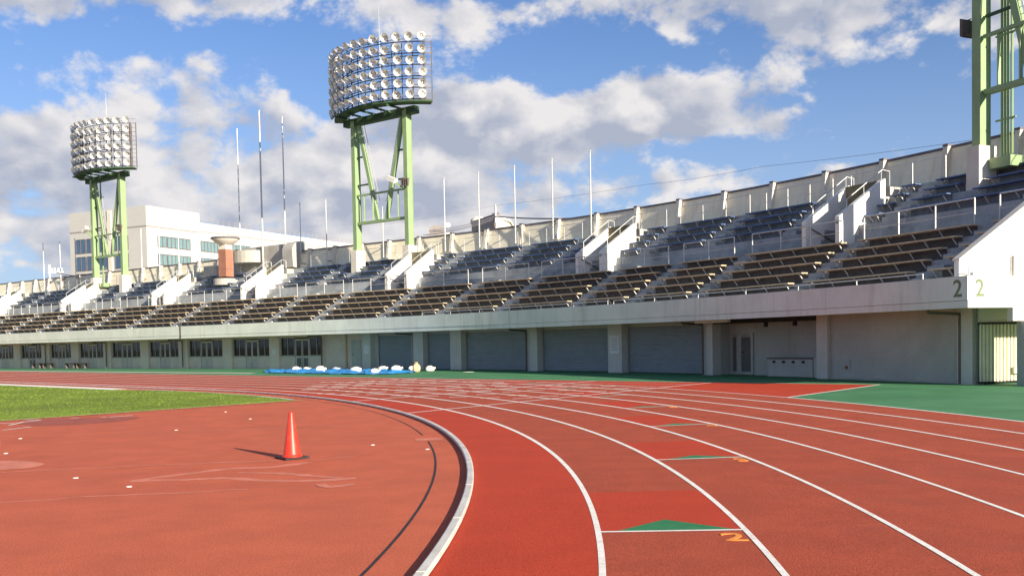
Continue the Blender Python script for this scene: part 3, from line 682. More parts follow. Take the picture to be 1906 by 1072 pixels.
# aisle steps
AISLES = [-30.09, -24.66, -18.99, -14.99, -11.0, -5.26, -.39, 4.75, 10.75, 15.4, 20.03, 26.16, 32.04, 37.73, 41.51, 46.08, 51.58, 57.2, 62.8, 68.4]
UA = [-30.4, -24.85, -20.0, -15.5, -11.35, -5.2, -1.0, 4.3, 9.7, 15.0, 19.6, 25.7, 31.3, 36.6, 41.1, 45.2, 50.5, 56.8, 62.9, 68.4]
for i, a in enumerate(AISLES):
    mb = MB()
    for k in range(5): sbox(mb, a-.33, a+.31, r_low[k]-.30, r_low[k], T0+TR_*k, T0+TR_*(k+.5))
    mb.build('aisle_step', 'step', stand); mb = MB()
    sbox(mb, UA[i]-.36, UA[i]+.34, 3.02, 3.318, WZ, WZ+.2); mb.build('aisle_step', 'step', stand); mb = MB()
    for k in range(4): sbox(mb, UA[i]-.36, UA[i]+.34, r_up[k]-.30, r_up[k], U0+UR*k, U0+UR*(k+.5))
    mb.build('aisle_step', 'step', stand)

# ------------------------------------------------------------------ benches: each row of each section
TOWERS = [(-29.65, 2.4), (10.4, 2.45), (44.5, 2.35)]
PIERS = [c+s*h for c, h in TOWERS for s in (1, -1)]
def bench(s0, s1, df, zt, rz, tread, m, mp, name, label, cat, group):
    base = SP((s0+s1)/2, df+.15, tread)
    t = thing(name, base, label, cat, group)
    mb = MB(); sbox(mb, s0, s1, df, df+.30, zt-.045, zt); mb.build('seat_plank', m, t)
    mb = MB(); sbox(mb, s0+.06, s1-.30, rz-.05, rz-.012, tread+.03, zt-.05); mb.build('back_panel', mp, t)
    n = max(2, int(round((s1-s0)/.92))); L = [s0+.22+(s1-s0-.35)*i/(n-1) for i in range(n)] if n > 1 else []
    for s in L[::-1]:
        mb = MB(); T_ = ST(s)
        mb.bar(SP(s, rz-.055, zt-.27), SP(s, df+.10, zt-.055), .032, .03, T_); mb.box(SP(s, (rz+df)/2+.02, zt-.054), T_*.032, SR(s)*(rz-df-.10), Vector((0,0,.016)))
        mb.build('bracket', 'bracket', t)
    return t
ROWL = ['front row', 'second row', 'third row', 'fourth row', 'top row']
lim = [-31.42]+AISLES
cnt = 0
for i in range(len(lim)-1):
    a, b = lim[i]+(.36 if i else .02), lim[i+1]-.36
    for k in range(5):
        if i == 0: sec = 'short end bit beside the sloping white wall'
        else: sec = f'{ORD[i]} full section from the right end'
        bench(a, b, -.60+TT*k, 3.55+TR_*k, r_low[k], T0+TR_*k, 'tan', 'panel', 'plank_bench', f'tan plank bench, {ROWL[k]} of lower tier, {sec}', 'bench', 'tan benches of the lower tier')
ROWU = ['lowest row', 'second row', 'third row', 'topmost row']
segs = []
lim = [-31.42]+UA
for i in range(len(lim)-1):
    a, b = lim[i]+(.42 if i else .02), lim[i+1]-.42
    cur = [(a, b)]
    for v0, v1 in VOMS:
        nx = []
        for p, q in cur:
            if v1+.22 <= p or v0-.22 >= q: nx.append((p, q))
            else:
                if v0-.22-p > .5: nx.append((p, v0-.22))
                if q-(v1+.22) > .5: nx.append((v1+.22, q))
        cur = nx
    segs += cur
for j, (a, b) in enumerate(segs):
    for k in range(4):
        cur = [(a, b)]
        if k in (1, 2):
            for pc in PIERS:
                nx = []
                for p, q in cur:
                    if pc+.5 <= p or pc-.5 >= q: nx.append((p, q))
                    else:
                        if pc-.5-p > .5: nx.append((p, pc-.5))
                        if q-pc-.5 > .5: nx.append((pc+.5, q))
                cur = nx
        for t_, (p, q) in enumerate(cur):
            ex = '' if len(cur) == 1 else (', right of concrete pier' if t_ == 0 else ', left of concrete pier')
            bench(p, q, 3.80+TT*k, 6.22+UR*k, r_up[k], U0+UR*k, 'blue', 'panelb', 'plank_bench', f'blue plank bench, {ROWU[k]} of upper tier, {ORD[j+1]} section from right{ex}', 'bench', 'blue benches of the upper tier')

# ------------------------------------------------------------------ railings
def railing(s0, s1, d, z, h, label, group, spacing=2.0, mids=1, r=.026, m='galv'):
    t = thing('railing', SP((s0+s1)/2, d, z), label, 'railing', group)
    L = arange(s0, s1, 1.3); mb = MB(); mb.path([SP(s, d, z+h) for s in L], r, 7); mb.build('top_rail', m, t)
    for i in range(mids):
        mb = MB(); mb.path([SP(s, d, z+h*(i+1)/(mids+1)) for s in L], r*.45, 6); mb.build('mid_rail', m, t)
    for s in arange(s0, s1, spacing):
        mb = MB(); mb.tube(SP(s, d, z-.02), SP(s, d, z+h), r, 7); mb.build('post', m, t)
    return t
WR = [(-31.3,-30.38),(-29.47,-24.94),(-23.93,-19.31),(-18.3,-15.28),(-14.31,-11.17),(-10.18,-5.42),(-4.43,-.75),(.43,4.52),(5.48,10.47),(11.34,15.07),(15.96,19.64),(20.5,25.6),(26.6,31.6),(32.5,37.2),(38.2,41.0),(42,45.6),(46.5,51.1),(52.1,56.7),(57.7,62.3),(63.3,67.9)]
for i, (a, b) in enumerate(WR):
    railing(a, b, 2.46, WZ, .90, f'galvanised railing along the middle walkway, {ORD[i+1]} length from the right end', 'middle walkway railings', 2.1)
TRL = [(-30.9,-26.3),(-25.4,-21.2),(-20.3,-16.8),(-15.87,-11.68),(-10.78,-5.83),(-4.98,-.99),(-.1,4.2),(5.1,8.9),(9.9,14.6),(15.4,18.7),(28.7,33.2),(34.1,38.6),(39.5,43.9),(44.9,49.4),(50.3,54.8),(55.7,60.2),(61.1,65.6)]
for i, (a, b) in enumerate(TRL):
    railing(a, b, 6.14, ZT, .90, f'thin railing along the top walkway below the rear wall, {ORD[i+1]} from right', 'top walkway railings', 1.7, 1, .016)
FR = [(-31.2, -15.0), (-14.6, 0.0)]
for i, (a, b) in enumerate(FR):
    railing(a, b, -1.5, HT, .16, 'low rail on the front parapet near the numeral' if i == 0 else 'low rail on the front parapet over the wide shutters', 'low parapet rails', 2.9, 0, .016)

# ------------------------------------------------------------------ stair entrances in the upper tier
VN = ['right-hand stair entrance beside the big green tower leg', 'stair entrance above the middle of the roller shutters', 'stair entrance at the foot of the central floodlight tower', 'stair entrance just right of the flame bowl', 'stair entrance left of the flame bowl', 'stair entrance at the foot of the farther floodlight tower', 'stair entrance at the far left edge']
for i, (a, b) in enumerate(VOMS):
    t = thing('stair_entrance', SP((a+b)/2, 3, WZ), 'white sloping-walled '+VN[i], 'stairway', 'stair entrances of the upper tier')
    for s0, s1 in ((a-.2, a), (b, b+.2)):
        mb = MB(); ssweep(mb, s0+.003, s1-.003, [(2.50, WZ), (2.50, 6.12), (4.90, 7.66), (4.96, 7.66), (4.96, WZ)]); mb.build('side_wall', 'whitewall', t)
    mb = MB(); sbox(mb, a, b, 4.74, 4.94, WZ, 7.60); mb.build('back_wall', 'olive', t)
    mb = MB(); sbox(mb, a+.2, b-.2, 4.72, 4.739, WZ, 6.95); mb.build('tunnel_shade_panel', 'dark', t)  # flat black panel on the back wall, painting the shade inside the tunnel
    for s in (a-.1, b+.1):
        mb = MB(); f = lambda d, h: SP(s, d, 6.12+(d-2.5)*.642+h)
        mb.path([f(3.0, 0), f(3.0, .34), f(4.9, .36), SP(s, 5.3, 7.98), SP(s, 5.3, ZT)], .020, 7)
        for d in (3.9, 4.85): mb.tube(f(d, -.02), f(d, .35), .016, 6)
        mb.build('handrail', 'galv', t)
    mb = MB(); mb.tube(SP(b-.05, 2.7, 5.85), SP(b-.05, 4.6, WZ+.1), .025, 6); mb.build('inner_handrail', 'pipe', t)
    mb = MB(); sbox(mb, a-.16, a-.04, 2.485, 2.499, 5.86, 5.98); mb.build('exit_sign', 'sign', t)

# ------------------------------------------------------------------ floodlight towers
def lamp_mesh():
    mb = MB(); mb.lathe((0,0,0), [(.05, -.20), (.085, -.16), (.09, 0), (.115, .06), (.272, .44), (.28, .45)], 14, Vector((0,-1,0)), False)
    mb.lathe((0,0,0), [(.05, -.201), (.001, -.202)], 14, Vector((0,-1,0)), False)
    mb.cur = 1; mb.lathe((0,0,0), [(.274, .445), (.20, .30), (.08, .20), (.001, .19)], 14, Vector((0,-1,0)), False)
    mb.lathe((0,0,0), [(.0001, .30), (.05, .28), (.06, .19)], 8, Vector((0,-1,0)), False)
    mb.cur = 2; mb.bar((-.20, .02, -.0), (-.06, .02, -.0), .03); mb.bar((.06, .02, 0), (.20, .02, 0), .03); mb.bar((0, .12, -.28), (0, .06, -.05), .09, .05)
    me = bpy.data.meshes.new('lamp'); me.from_pydata(mb.v, [], mb.f)
    for m in ('alu', 'lens', 'rig'): me.materials.append(M[m])
    me.polygons.foreach_set('material_index', mb.mi); me.polygons.foreach_set('use_smooth', [True]*len(me.polygons)); me.update(); return me
LAMP = lamp_mesh()
def tower(sc, hw, label, lamps=True, pier_z=(6.2, 8.15), conduit=0, camx=None):
    D = 5.3; ZL = 17.0
    t = thing('floodlight_tower', SP(sc, D, 6.2), label, 'floodlight tower', 'floodlight towers on the stand')
    Rv_ = SR(sc); Tv = ST(sc); base = SP(sc, D, 0); Z = Vector((0,0,1))
    P = lambda x, y, z: base+Tv*x+Rv_*y+Z*z             # x along the stand (+ = left), y away from field
    for sgn in (1, -1):
        mb = MB(); mb.box(P(sgn*hw, 0, (pier_z[0]+pier_z[1])/2), Tv*.54, Rv_*.84, Z*(pier_z[1]-pier_z[0])); mb.build('pier', 'cream', t)
        mb = MB(); c = P(sgn*hw, 0, (pier_z[1]+ZL+.15)/2); H = Z*(ZL+.15-pier_z[1])
        mb.box(c-Rv_*.24, Tv*.34, Rv_*.035, H); mb.box(c+Rv_*.24, Tv*.34, Rv_*.035, H); mb.box(c-Tv*.13, Tv*.03, Rv_*.444, H); mb.box(c+Tv*.13, Tv*.03, Rv_*.444, H)
        mb.build('leg', 'towergreen', t)
        top = P(sgn*(hw-.38), 0, ZL-.3); bot = P(sgn*.42, 0, 10.1)
        mb = MB(); mb.bar(top, bot, .26, .20, Rv_); mb.build('diagonal_brace', 'towergreen', t)
        f = lambda u: top+(bot-top)*u
        mb = MB(); o_ = -Tv*sgn*.32
        mb.path([f(0)+o_*.9, f(.8)+o_*.9, f(.82)+o_*1.3], .022, 5); mb.path([f(0)+o_*.9+Rv_*.25, f(.8)+o_*.9+Rv_*.25], .022, 5)
        for u in range(24): mb.tube(f(u/24*.9)+o_*.35, f(u/24*.9)+o_*.9, .014, 4)
        mb.build('ladder', 'galv', t)
        mb = MB()
        for u in (.33, .62): p = f(u); mb.bar(P(sgn*(hw-.2), 0, p.z), p, .10, .10)
        mb.build('strut', 'darkgreen', t)
    mb = MB(); mb.bar(P(-hw+.2, 0, 10.0), P(hw-.2, 0, 10.0), .26, .18); mb.build('lower_beam', 'towergreen', t)
    mb = MB(); mb.bar(P(-hw+.2, -.1, 11.9), P(hw-.2, -.1, 11.9), .12, .12)
    for x in (-.75, .75, -1.6, 1.6): mb.bar(P(x, -.1, 10.1), P(x, -.1, 11.9), .09, .09)
    mb.build('platform_rail', 'towergreen', t)
    mb = MB(); mb.bar(P(-hw-.9, 0, ZL-.05), P(hw+.9, 0, ZL-.05), .5, .46); mb.build('cross_beam', 'darkgreen', t)
    # conduit beside the left leg with its green base box
    if conduit:
        mb = MB()
        for dx in ((0, .12, .24, .40) if conduit > 1 else (0, .1)): mb.tube(P(hw-.55-dx, .35, 7.6), P(hw-.55-dx, .35, ZL-.2), .045, 6)
        for z in (9.0, 11.9, 13.6, 15.4): mb.bar(P(hw-.3, .35, z), P(hw-1.1, .35, z), .05, .06)
        mb.build('conduit', 'towergreen', t)
        mb = MB(); mb.box(P(hw-.75, .30, 7.50), Tv*.85, Rv_*.6, Z*.36); mb.build('conduit_box', 'towergreen', t)
    # security camera and horn speakers clamped to the legs
    if camx is not None:
        mb = MB(); mb.bar(P(camx[0], -.3, 11.9), P(camx[0]+camx[1]*.45, -.45, 12.35), .12, .12); mb.build('camera_arm', 'towergreen', t)
        mb = MB(); mb.box(P(camx[0]+camx[1]*.75, -.5, 12.55), Tv*.72+Z*.30*camx[2], Rv_*.32, Z*.28-Tv*.12*camx[2]); mb.build('camera_housing', 'whitewall', t)
        mb = MB(); c = P(-hw-.05, -.38, 12.0)
        for i in range(4): mb.lathe(c+Tv*(.27-.18*i), [(.05, 0), (.075, .25), (.10, .50)], 8)
        mb.build('horn_speaker', 'rig', t)
    else:
        mb = MB(); mb.box(P(hw+.42, -.25, 12.35), Tv*.10+Z*.06, Rv_*.5, Z*.62); mb.bar(P(hw+.2, -.25, 12.05), P(hw+.45, -.25, 12.1), .3, .05); mb.bar(P(hw+.2, -.25, 12.62), P(hw+.42, -.25, 12.62), .03)
        mb.build('side_floodlight', 'rig', t)
    if not lamps: return t
    RA, HA, NC, NR = 6.1, rad(44), 13, 6
    cz0, dz = 17.72, .73; yb = RA*cos(HA)-.35
    def Q(an, rr_, z): return P(rr_*sin(an)-.35, -(rr_*cos(an))+yb, z)
    w = MB()
    for k in range(18):
        a0, a1 = -HA-.05+(2*HA+.10)*k/18, -HA-.05+(2*HA+.10)*(k+1)/18
        w.hexa([Q(a0, RA+.1, 17.14), Q(a1, RA+.1, 17.14), Q(a1, RA-.6, 17.14), Q(a0, RA-.6, 17.14), Q(a0, RA+.1, 17.20), Q(a1, RA+.1, 17.20), Q(a1, RA-.6, 17.20), Q(a0, RA-.6, 17.20)])
        w.bar(Q(a0, RA+.12, 17.22), Q(a1, RA+.12, 17.22), .06, .10)
    for x in (-2.4, -1.2, 0, 1.2, 2.4): w.bar(P(x, .3, 17.06), P(x, -(RA-yb)+.2, 17.06), .08, .12)
    w.build('lamp_walkway', 'darkgreen', t)
    fr = MB()
    for c in range(NC+1):
        an = -HA+.03+(2*HA+.02)*c/NC
        for rr_ in (RA-.28, RA-.85) if c in (0, 3, 6, 10, 13) else (RA-.28,): fr.bar(Q(an, rr_, 17.2), Q(an, rr_, 17.2+dz*5.2), .055)
    for r in range(NR):
        z = cz0+dz*r-.30
        for c in range(NC):
            a0 = -HA+.03+(2*HA+.02)*c/NC; a1 = -HA+.03+(2*HA+.02)*(c+1)/NC
            fr.bar(Q(a0, RA-.24, z), Q(a1, RA-.24, z), .05, .06)
            if r % 2 == 0: fr.bar(Q(a0, RA-.85, z), Q(a1, RA-.85, z), .05, .05)
        for c in (0, NC): an = -HA+.03+(2*HA+.02)*c/NC; fr.bar(Q(an, RA-.28, z), Q(an, RA-.85, z), .05)
    ae = -HA+.015
    for an, rr_ in ((ae, RA-.20), (ae-.075, RA-.30)): fr.bar(Q(an, rr_, 17.2), Q(an, rr_, 17.2+dz*5.4), .06)
    for r in range(NR):
        z = cz0+dz*r-.30; fr.bar(Q(-HA+.10, RA-.24, z), Q(ae, RA-.20, z), .05); fr.bar(Q(ae, RA-.20, z), Q(ae-.075, RA-.30, z), .045); fr.bar(Q(ae, RA-.20, z+.36), Q(ae-.075, RA-.30, z+.36), .03)
        for c in range(0, NC, 2):
            a0 = -HA+.03+(2*HA+.02)*c/NC; a1 = -HA+.03+(2*HA+.02)*(c+2)/NC; fr.bar(Q(a0, RA-.30, z+.20), Q(min(a1, HA+.05), RA-.30, z+.20), .035)
    fr.build('lamp_frame', 'rig', t)
    r0 = random.Random(3)
    first = None
    for r in range(NR):
        for c in range(NC):
            an = -HA+.045+(2*HA-.025)*c/(NC-1); p = Q(an, RA, cz0+dz*r)-t.location
            d = (-(Rv_)*cos(an)+Tv*sin(an)); tilt = rad(20+r0.uniform(-7, 7)); yaw = r0.uniform(-.12, .12)
            yv = -(d*cos(tilt)-Z*sin(tilt)); yv.rotate(Matrix.Rotation(yaw, 3, 'Z')); xv = yv.cross(Z).normalized(); zv = xv.cross(yv)
            o = bpy.data.objects.new('lamp', LAMP) if first is None else first.copy()
            first = first or o
            COL.objects.link(o); o.parent = t
            o.matrix_local = Matrix(((xv.x, yv.x, zv.x, p.x), (xv.y, yv.y, zv.y, p.y), (xv.z, yv.z, zv.z, p.z), (0,0,0,1)))
    mb = MB(); mb.tube(P(.1, .2, 17.2), P(.1, .2, 22.0), .035, 6, .03); mb.tube(P(.1, .2, 22.0), P(.1, .2, 24.4), .022, 6, .012); mb.build('lightning_rod', 'galv', t)
    return t
tower(*TOWERS[0], 'nearest green floodlight tower, cut off at the right edge of the photo', lamps=False, conduit=2)
tower(*TOWERS[1], 'central pale green floodlight tower carrying a big curved bank of lamps', camx=(-2.2, 1, 1))
tower(*TOWERS[2], 'farther pale green floodlight tower in front of the white office building', conduit=1, camx=(2.35, 1, -1))

# ------------------------------------------------------------------ flagpoles on the rear wall
PL = [(59.64,12.32,.045),(56.37,12.22,.04),(53.52,12.31,.04),(42.18,12.31,.045),(39.42,12.26,.045),(36.53,12.33,.045),(33.68,12.39,.045),(28.09,19.02,.05),(25.27,20.02,.08),(22.54,19.1,.06),(20.77,12.37,.04),(17.89,12.35,.045),(12.07,11.2,.045),(6.54,12.51,.05),(3.71,12.51,.05),(.84,12.48,.05),(-2.05,12.45,.05),(-4.86,12.41,.05)]
PN = ['right-hand end of the flagpole row', 'second from the right of the row', 'third from the right of the row', 'fourth from the right of the row', 'fifth from right, left end of even row', 'between the legs of central floodlight tower', 'short, left of the central floodlight tower', 'short, right of the three tall poles', 'right one of the three tall poles', 'thickest and tallest of the three tall poles', 'left one of the three tall poles', 'just left of flame bowl before office windows', 'second left of flame bowl before office windows', 'third left of flame bowl before office windows', 'just right of the farther floodlight tower', 'just left of the farther floodlight tower', 'second from the far left edge', 'nearest the far left edge']
for (s, zt, r), nm in zip(PL, PN[::-1]):
    t = thing('flagpole', SP(s, 7.0, ZT), 'bare flagpole on rear wall, '+nm, 'flagpole', 'flagpoles along the rear wall')
    mb = MB(); mb.tube(SP(s, 7.0, 7.75 if zt < 15 else ZT), SP(s, 7.0, zt), r, 9, r*.7); mb.build('pole', 'galv', t)
    mb = MB(); mb.lathe(SP(s, 7.0, zt), [(.02, 0), (r*1.3, .03), (r*1.3, .07), (.01, .12)], 9); mb.build('finial', 'galv', t)
    mb = MB(); mb.bar(SP(s, 6.96, 7.9), SP(s, 7.45, 7.9), .06); mb.bar(SP(s, 6.96, 8.7), SP(s, 7.45, 8.7), .06); mb.build('wall_bracket', 'rig', t)

# ------------------------------------------------------------------ flame bowl and the raised block beside it
t = thing('flame_cauldron', SP(27.3, 5.0, 6.9), 'wide stone flame bowl on a square brown-red pillar in the upper tier', 'cauldron')
c = SP(27.3, 5.0, 0); X, Y, Z = ST(27)*.80, SR(27)*.80, Vector((0,0,1))
ang = Matrix.Rotation(rad(8), 3, 'Z'); X.rotate(ang); Y.rotate(ang)
mb = MB(); mb.lathe(c+Z*6.5, [(.98, 0), (.98, .46), (.92, .50)], 28); mb.build('plinth', 'conc', t)
mb = MB(); mb.box(c+Z*8.22, X, Y, Z*2.12); 
mb.build('pillar', 'brick', t)
mb = MB()
for z in (7.75, 8.5): mb.box(c+Z*z, X*1.008, Y*1.008, Z*.018)
mb.build('tile_joint', 'coping', t)
mb = MB(); mb.box(c+Z*9.47, X*.86, Y*.86, Z*.36); mb.build('capital', 'cream', t)
mb = MB(); mb.lathe(c+Z*9.62, [(.36, 0), (.58, .08), (.90, .30), (1.07, .46), (1.10, .54), (1.05, .58), (.9, .46), (.2, .38)], 40); mb.build('bowl', 'cream', t, smooth=True)
mb = MB(); mb.lathe(c+Z*9.62, [(1.065, .45), (1.115, .48), (1.115, .56), (1.06, .60)], 40); mb.build('bowl_rim', 'coping', t)
mb = MB(); mb.tube(c+Z*10.0, c+Z*10.55, .07, 8); mb.build('burner', 'cream', t)
t = thing('platform_block', SP(26, 7, ZT), 'grey concrete platform with rounded balcony behind the flame bowl', 'platform')
mb = MB(); sbox(mb, 22.5, 29.2, 7.18, 7.36, ZT, 9.55); mb.build('raised_wall', 'conc', t)
mb = MB(); L = [(sin(a)*1.6, cos(a)*1.3) for a in arange(-pi/2, pi/2, .25)]
for z0, z1, nm, m in ((8.30, 8.66, 'balcony_slab', 'conc'), (8.66, 9.25, 'balcony_parapet', 'conc')):
    mb = MB(); lo = [SP(27.2+x, 7.17-y, z0) for x, y in L]; hi = [SP(27.2+x, 7.17-y, z1) for x, y in L]; n = len(L)
    mb.add(lo+hi, [tuple(range(n)), tuple(range(n, 2*n))[::-1]]+[(i, (i+1) % n, n+(i+1) % n, n+i) for i in range(n)]); mb.build(nm, m, t)
pr = [(7.1, ZT+.2), (6.7, ZT+.25), (6.62, 8.6)]+[(7.5-.88*cos(a), 8.9+.75*sin(a)) for a in arange(0, pi/2, .2)]+[(7.9, 9.65), (7.9, ZT+.2)]
mb = MB(); ssweep(mb, 21.35, 22.49, pr); mb.build('vent_hood', 'conc', t)
mb = MB(); sbox(mb, 29.7, 31.5, 5.9, 7.1, ZT, 8.25); mb.build('side_block', 'conc', t)

# ------------------------------------------------------------------ things on the apron
def q3(a, b, t): return a+(b-a)*t
tn = [(-14.42,55.46),(-12.51,53.45),(-10.26,51.3),(-8.19,49.31),(-6.36,48.4),(-5.1,49.6)]
tf = [(-15.4,58.6),(-13.6,57.6),(-11.4,56.2),(-9.2,54.4),(-7.1,52.9),(-5.3,51.2)]
mb = MB(); NU, NV = 90, 16; vs = []
for i in range(NU+1):
    u = i/NU*5; k = min(int(u), 4); f = u-k
    a = Vector((q3(tn[k][0], tn[k+1][0], f), q3(tn[k][1], tn[k+1][1], f), 0)); b = Vector((q3(tf[k][0], tf[k+1][0], f), q3(tf[k][1], tf[k+1][1], f), 0))
    for j in range(NV+1):
        v = j/NV; p = a.lerp(b, v)
        p += Vector((mnoise.noise(Vector((i*.25, v*3, 0)))*.25, mnoise.noise(Vector((i*.25, v*3, 5)))*.25, 0))
        hgt = .17*(1-2.2*abs(mnoise.noise(Vector((p.x*1.3, p.y*1.3, 2)))))+.09*(1-2.5*abs(mnoise.noise(Vector((p.x*3.1+p.y, p.y*3.1, 9)))))
        hgt *= min(1, 4*min(v, 1-v)+.25)*min(1, (i+4)/10, (NU-i+3)/14)
        g = GX(p.x, p.y, .012); vs.append((p.x, p.y, g.z+max(hgt, .004)*.8))
fs = [(i*(NV+1)+j, i*(NV+1)+j+1, (i+1)*(NV+1)+j+1, (i+1)*(NV+1)+j) for i in range(NU) for j in range(NV)]
mb.add(vs, fs); tag(mb.build('tarpaulin', 'tarp', fix=False, smooth=True), 'long crumpled blue tarpaulin spread on the green apron', 'tarpaulin')
def sandbag(x, y, z, sx, sy, sz, rot, m, label, tied=False):
    mb = MB(); nu, nv = 16, 10; vs = []; seed = random.random()*50
    for i in range(nv+1):
        ph = -pi/2+pi*i/nv
        for j in range(nu):
            th = 2*pi*j/nu; ex = .7
            cx0 = math.copysign(abs(cos(th))**ex, cos(th))*cos(ph); cy0 = math.copysign(abs(sin(th))**ex, sin(th))*cos(ph); cz0 = sin(ph)
            k = 1+.16*mnoise.noise(Vector((cx0*2+seed, cy0*2, cz0*2)))
            px, py, pz = cx0*sx*k, cy0*sy*k, max(cz0*sz*k, -sz*.55)
            vs.append((x+px*cos(rot)-py*sin(rot), y+px*sin(rot)+py*cos(rot), z+pz+sz*.55))
    fs = [(i*nu+j, i*nu+(j+1) % nu, (i+1)*nu+(j+1) % nu, (i+1)*nu+j) for i in range(nv) for j in range(nu)]
    mb.add(vs, fs)
    t = thing('sandbag', (x, y, z), label, 'sandbag', 'sandbags weighing down the tarpaulin')
    mb.build('bag', m, t, smooth=True)
    top = Vector((x, y, z+sz*1.5)) if tied else Vector((x+sx*cos(rot), y+sx*sin(rot), z+sz*.8))
    ax = Vector((0,0,1)) if tied else Vector((cos(rot), sin(rot), .3))
    mb = MB(); mb.lathe(top-ax*.04, [(sz*.5, -.05), (sz*.22, .03), (sz*.38, .10), (sz*.1, .12)], 10, ax); mb.build('tied_neck', m, t)
BG = [(-12.73,55.9,.30,.20,'white sandbag nearest the left end of the blue tarpaulin'),(-12.4,57.3,.24,.14,'small white sandbag at the back edge left of centre on the tarpaulin'),(-10.71,53.0,.32,.26,'biggest bulging white sandbag at the front edge left of centre'),(-10.4,56.0,.24,.12,'flat white sandbag at the back edge of the tarpaulin centre'),(-8.49,51.5,.36,.22,'wide white sandbag at the middle of the tarpaulin'),(-7.16,49.5,.28,.18,'white sandbag at the nearest front fold of the tarpaulin'),(-7.3,53.6,.32,.18,'white sandbag at the far back edge right of centre'),(-6.26,51.3,.36,.24,'large white sandbag right of centre on the tarpaulin'),(-5.5,52.0,.22,.18,'small white sandbag touching the upright tan sack'),(-5.15,51.1,.25,.36,'upright tied tan sack at the right end of the tarpaulin'),(-4.49,51.9,.29,.23,'lone white sandbag lying right of the tarpaulin on green')]
for i, (x, y, sx, sz, lb) in enumerate(BG):
    g = GX(x, y, .0); on = .06 if i < 9 else 0
    sandbag(x, y, g.z+on, sx*.85, sx*.66, sz*.85, random.uniform(-.5, .5), 'sacktan' if i == 9 else 'sack', lb, i == 9)
mb = MB(); p = GX(-2.25, 49.2); mb.lathe(p, [(.30, 0), (.30, .008)], 16); tag(mb.build('cover_plate', 'white'), 'pale round cover plate set in the green apron right of tarpaulin', 'cover')
for i, (s, lb) in enumerate(((39.9, 'low brown bench under the third window bay from left, right one'), (41.6, 'low brown bench right of the grey pillar'), (45.4, 'low brown bench left of the grey pillar near wall'), (47.3, 'leftmost low brown bench in front of the windows'))):
    t = thing('low_bench', SP(s, -.15, ZG), lb, 'bench', 'low benches along the ground-floor wall')
    mb = MB(); sbox(mb, s-.7, s+.7, -.32, -.03, ZG+.36, ZG+.42); mb.build('seat', 'wood', t)
    for k in (-.62, .62): mb = MB(); sbox(mb, s+k-.025, s+k+.025, -.30, -.05, ZG, ZG+.359); mb.build('leg', 'rig', t)
t = thing('locker_box', SP(-23.4, .5, ZG), 'low grey storage box with four black latches in the recess', 'storage box')
mb = MB(); sbox(mb, -24.55, -22.25, .30, .92, ZG, .80); mb.build('body', 'wallpaint', t)
mb = MB(); sbox(mb, -24.58, -22.22, .27, .92, .803, .845); mb.build('lid', 'pipe', t)
for s in (-22.6, -23.1, -23.6, -24.1):
    mb = MB(); sbox(mb, s-.06, s+.06, .265, .299, .66, .74); mb.build('latch', 'dark', t)
mb = MB(); sbox(mb, -25.0, -24.62, .28, .92, ZG, .86); tag(mb.build('side_cabinet', 'wallpaint'), 'narrow grey cabinet between storage box and pillar', 'cabinet')
def notice(s, d, z, w, h, label, rows):
    t = thing('notice', SP(s, d, z), label, 'notice', 'notices on the pillars')
    mb = MB(); sbox(mb, s-w/2, s+w/2, d-.012, d-.002, z-h/2, z+h/2); mb.build('sheet', 'paper', t)
    mb = MB()
    for i in range(rows):
        zz = z+h/2-h*(.12+.8*i/rows); sbox(mb, s-w*.38, s+w*.38*(1 if i else .9), d-.016, d-.013, zz-h*.012, zz+h*.012)
    mb.build('print', 'ink', t)
notice(-13.25, 0, 1.42, .62, .82, 'large white notice on the pillar between the two widest shutters', 7)
notice(6.75, 0, 1.35, .42, .5, 'white framed notice on the pillar beside the white door', 4)
notice(15.6, 0, 1.3, .32, .36, 'small pale notice on the pillar between two window bays', 3)

# ------------------------------------------------------------------ buildings and wires beyond the stand
t = thing('office_building', (-78, 205, 0), 'long white office building with blue windows behind the stand', 'building')
C0 = Vector((-78, 205, 0)); ur = Vector((31, 62, 0)).normalized(); ul = Vector((-62, 31, 0)).normalized()*1.0
def prism(mb, o, u, lu, v, lv, z0, z1): 
    p = [o, o+u*lu, o+u*lu+v*lv, o+v*lv]; mb.hexa([q+Vector((0,0,z0)) for q in p]+[q+Vector((0,0,z1)) for q in p])
mb = MB(); prism(mb, C0, ur, 15.5, ul, 24, 0, 32.5); mb.build('tower_block', 'office', t)
mb = MB(); prism(mb, C0+ur*15.51, ur, 70, ul, 20, 0, 30.4); mb.build('long_wing', 'office', t)
mb = MB(); 
for z in (28.0,): prism(mb, C0-ur*.06-ul*.06, ur, 15.6, ul, 24.1, z, z+.28)
prism(mb, C0+ur*15.6-ul*.05, ur, 69, ul, 20.05, 28.3, 28.5)
mb.build('string_course', 'roofgrey', t)
mb = MB()
for k in range(36): p = C0+ur*(20+k*1.85)+ul*.4; mb.bar(p+Vector((0,0,30.4)), p+Vector((0,0,31.6)), .10)
mb.bar(C0+ur*20+ul*.4+Vector((0,0,31.6)), C0+ur*85+ul*.4+Vector((0,0,31.6)), .06); mb.bar(C0+ur*20+ul*.4+Vector((0,0,31.0)), C0+ur*85+ul*.4+Vector((0,0,31.0)), .05)
mb.build('roof_railing', 'roofgrey', t)
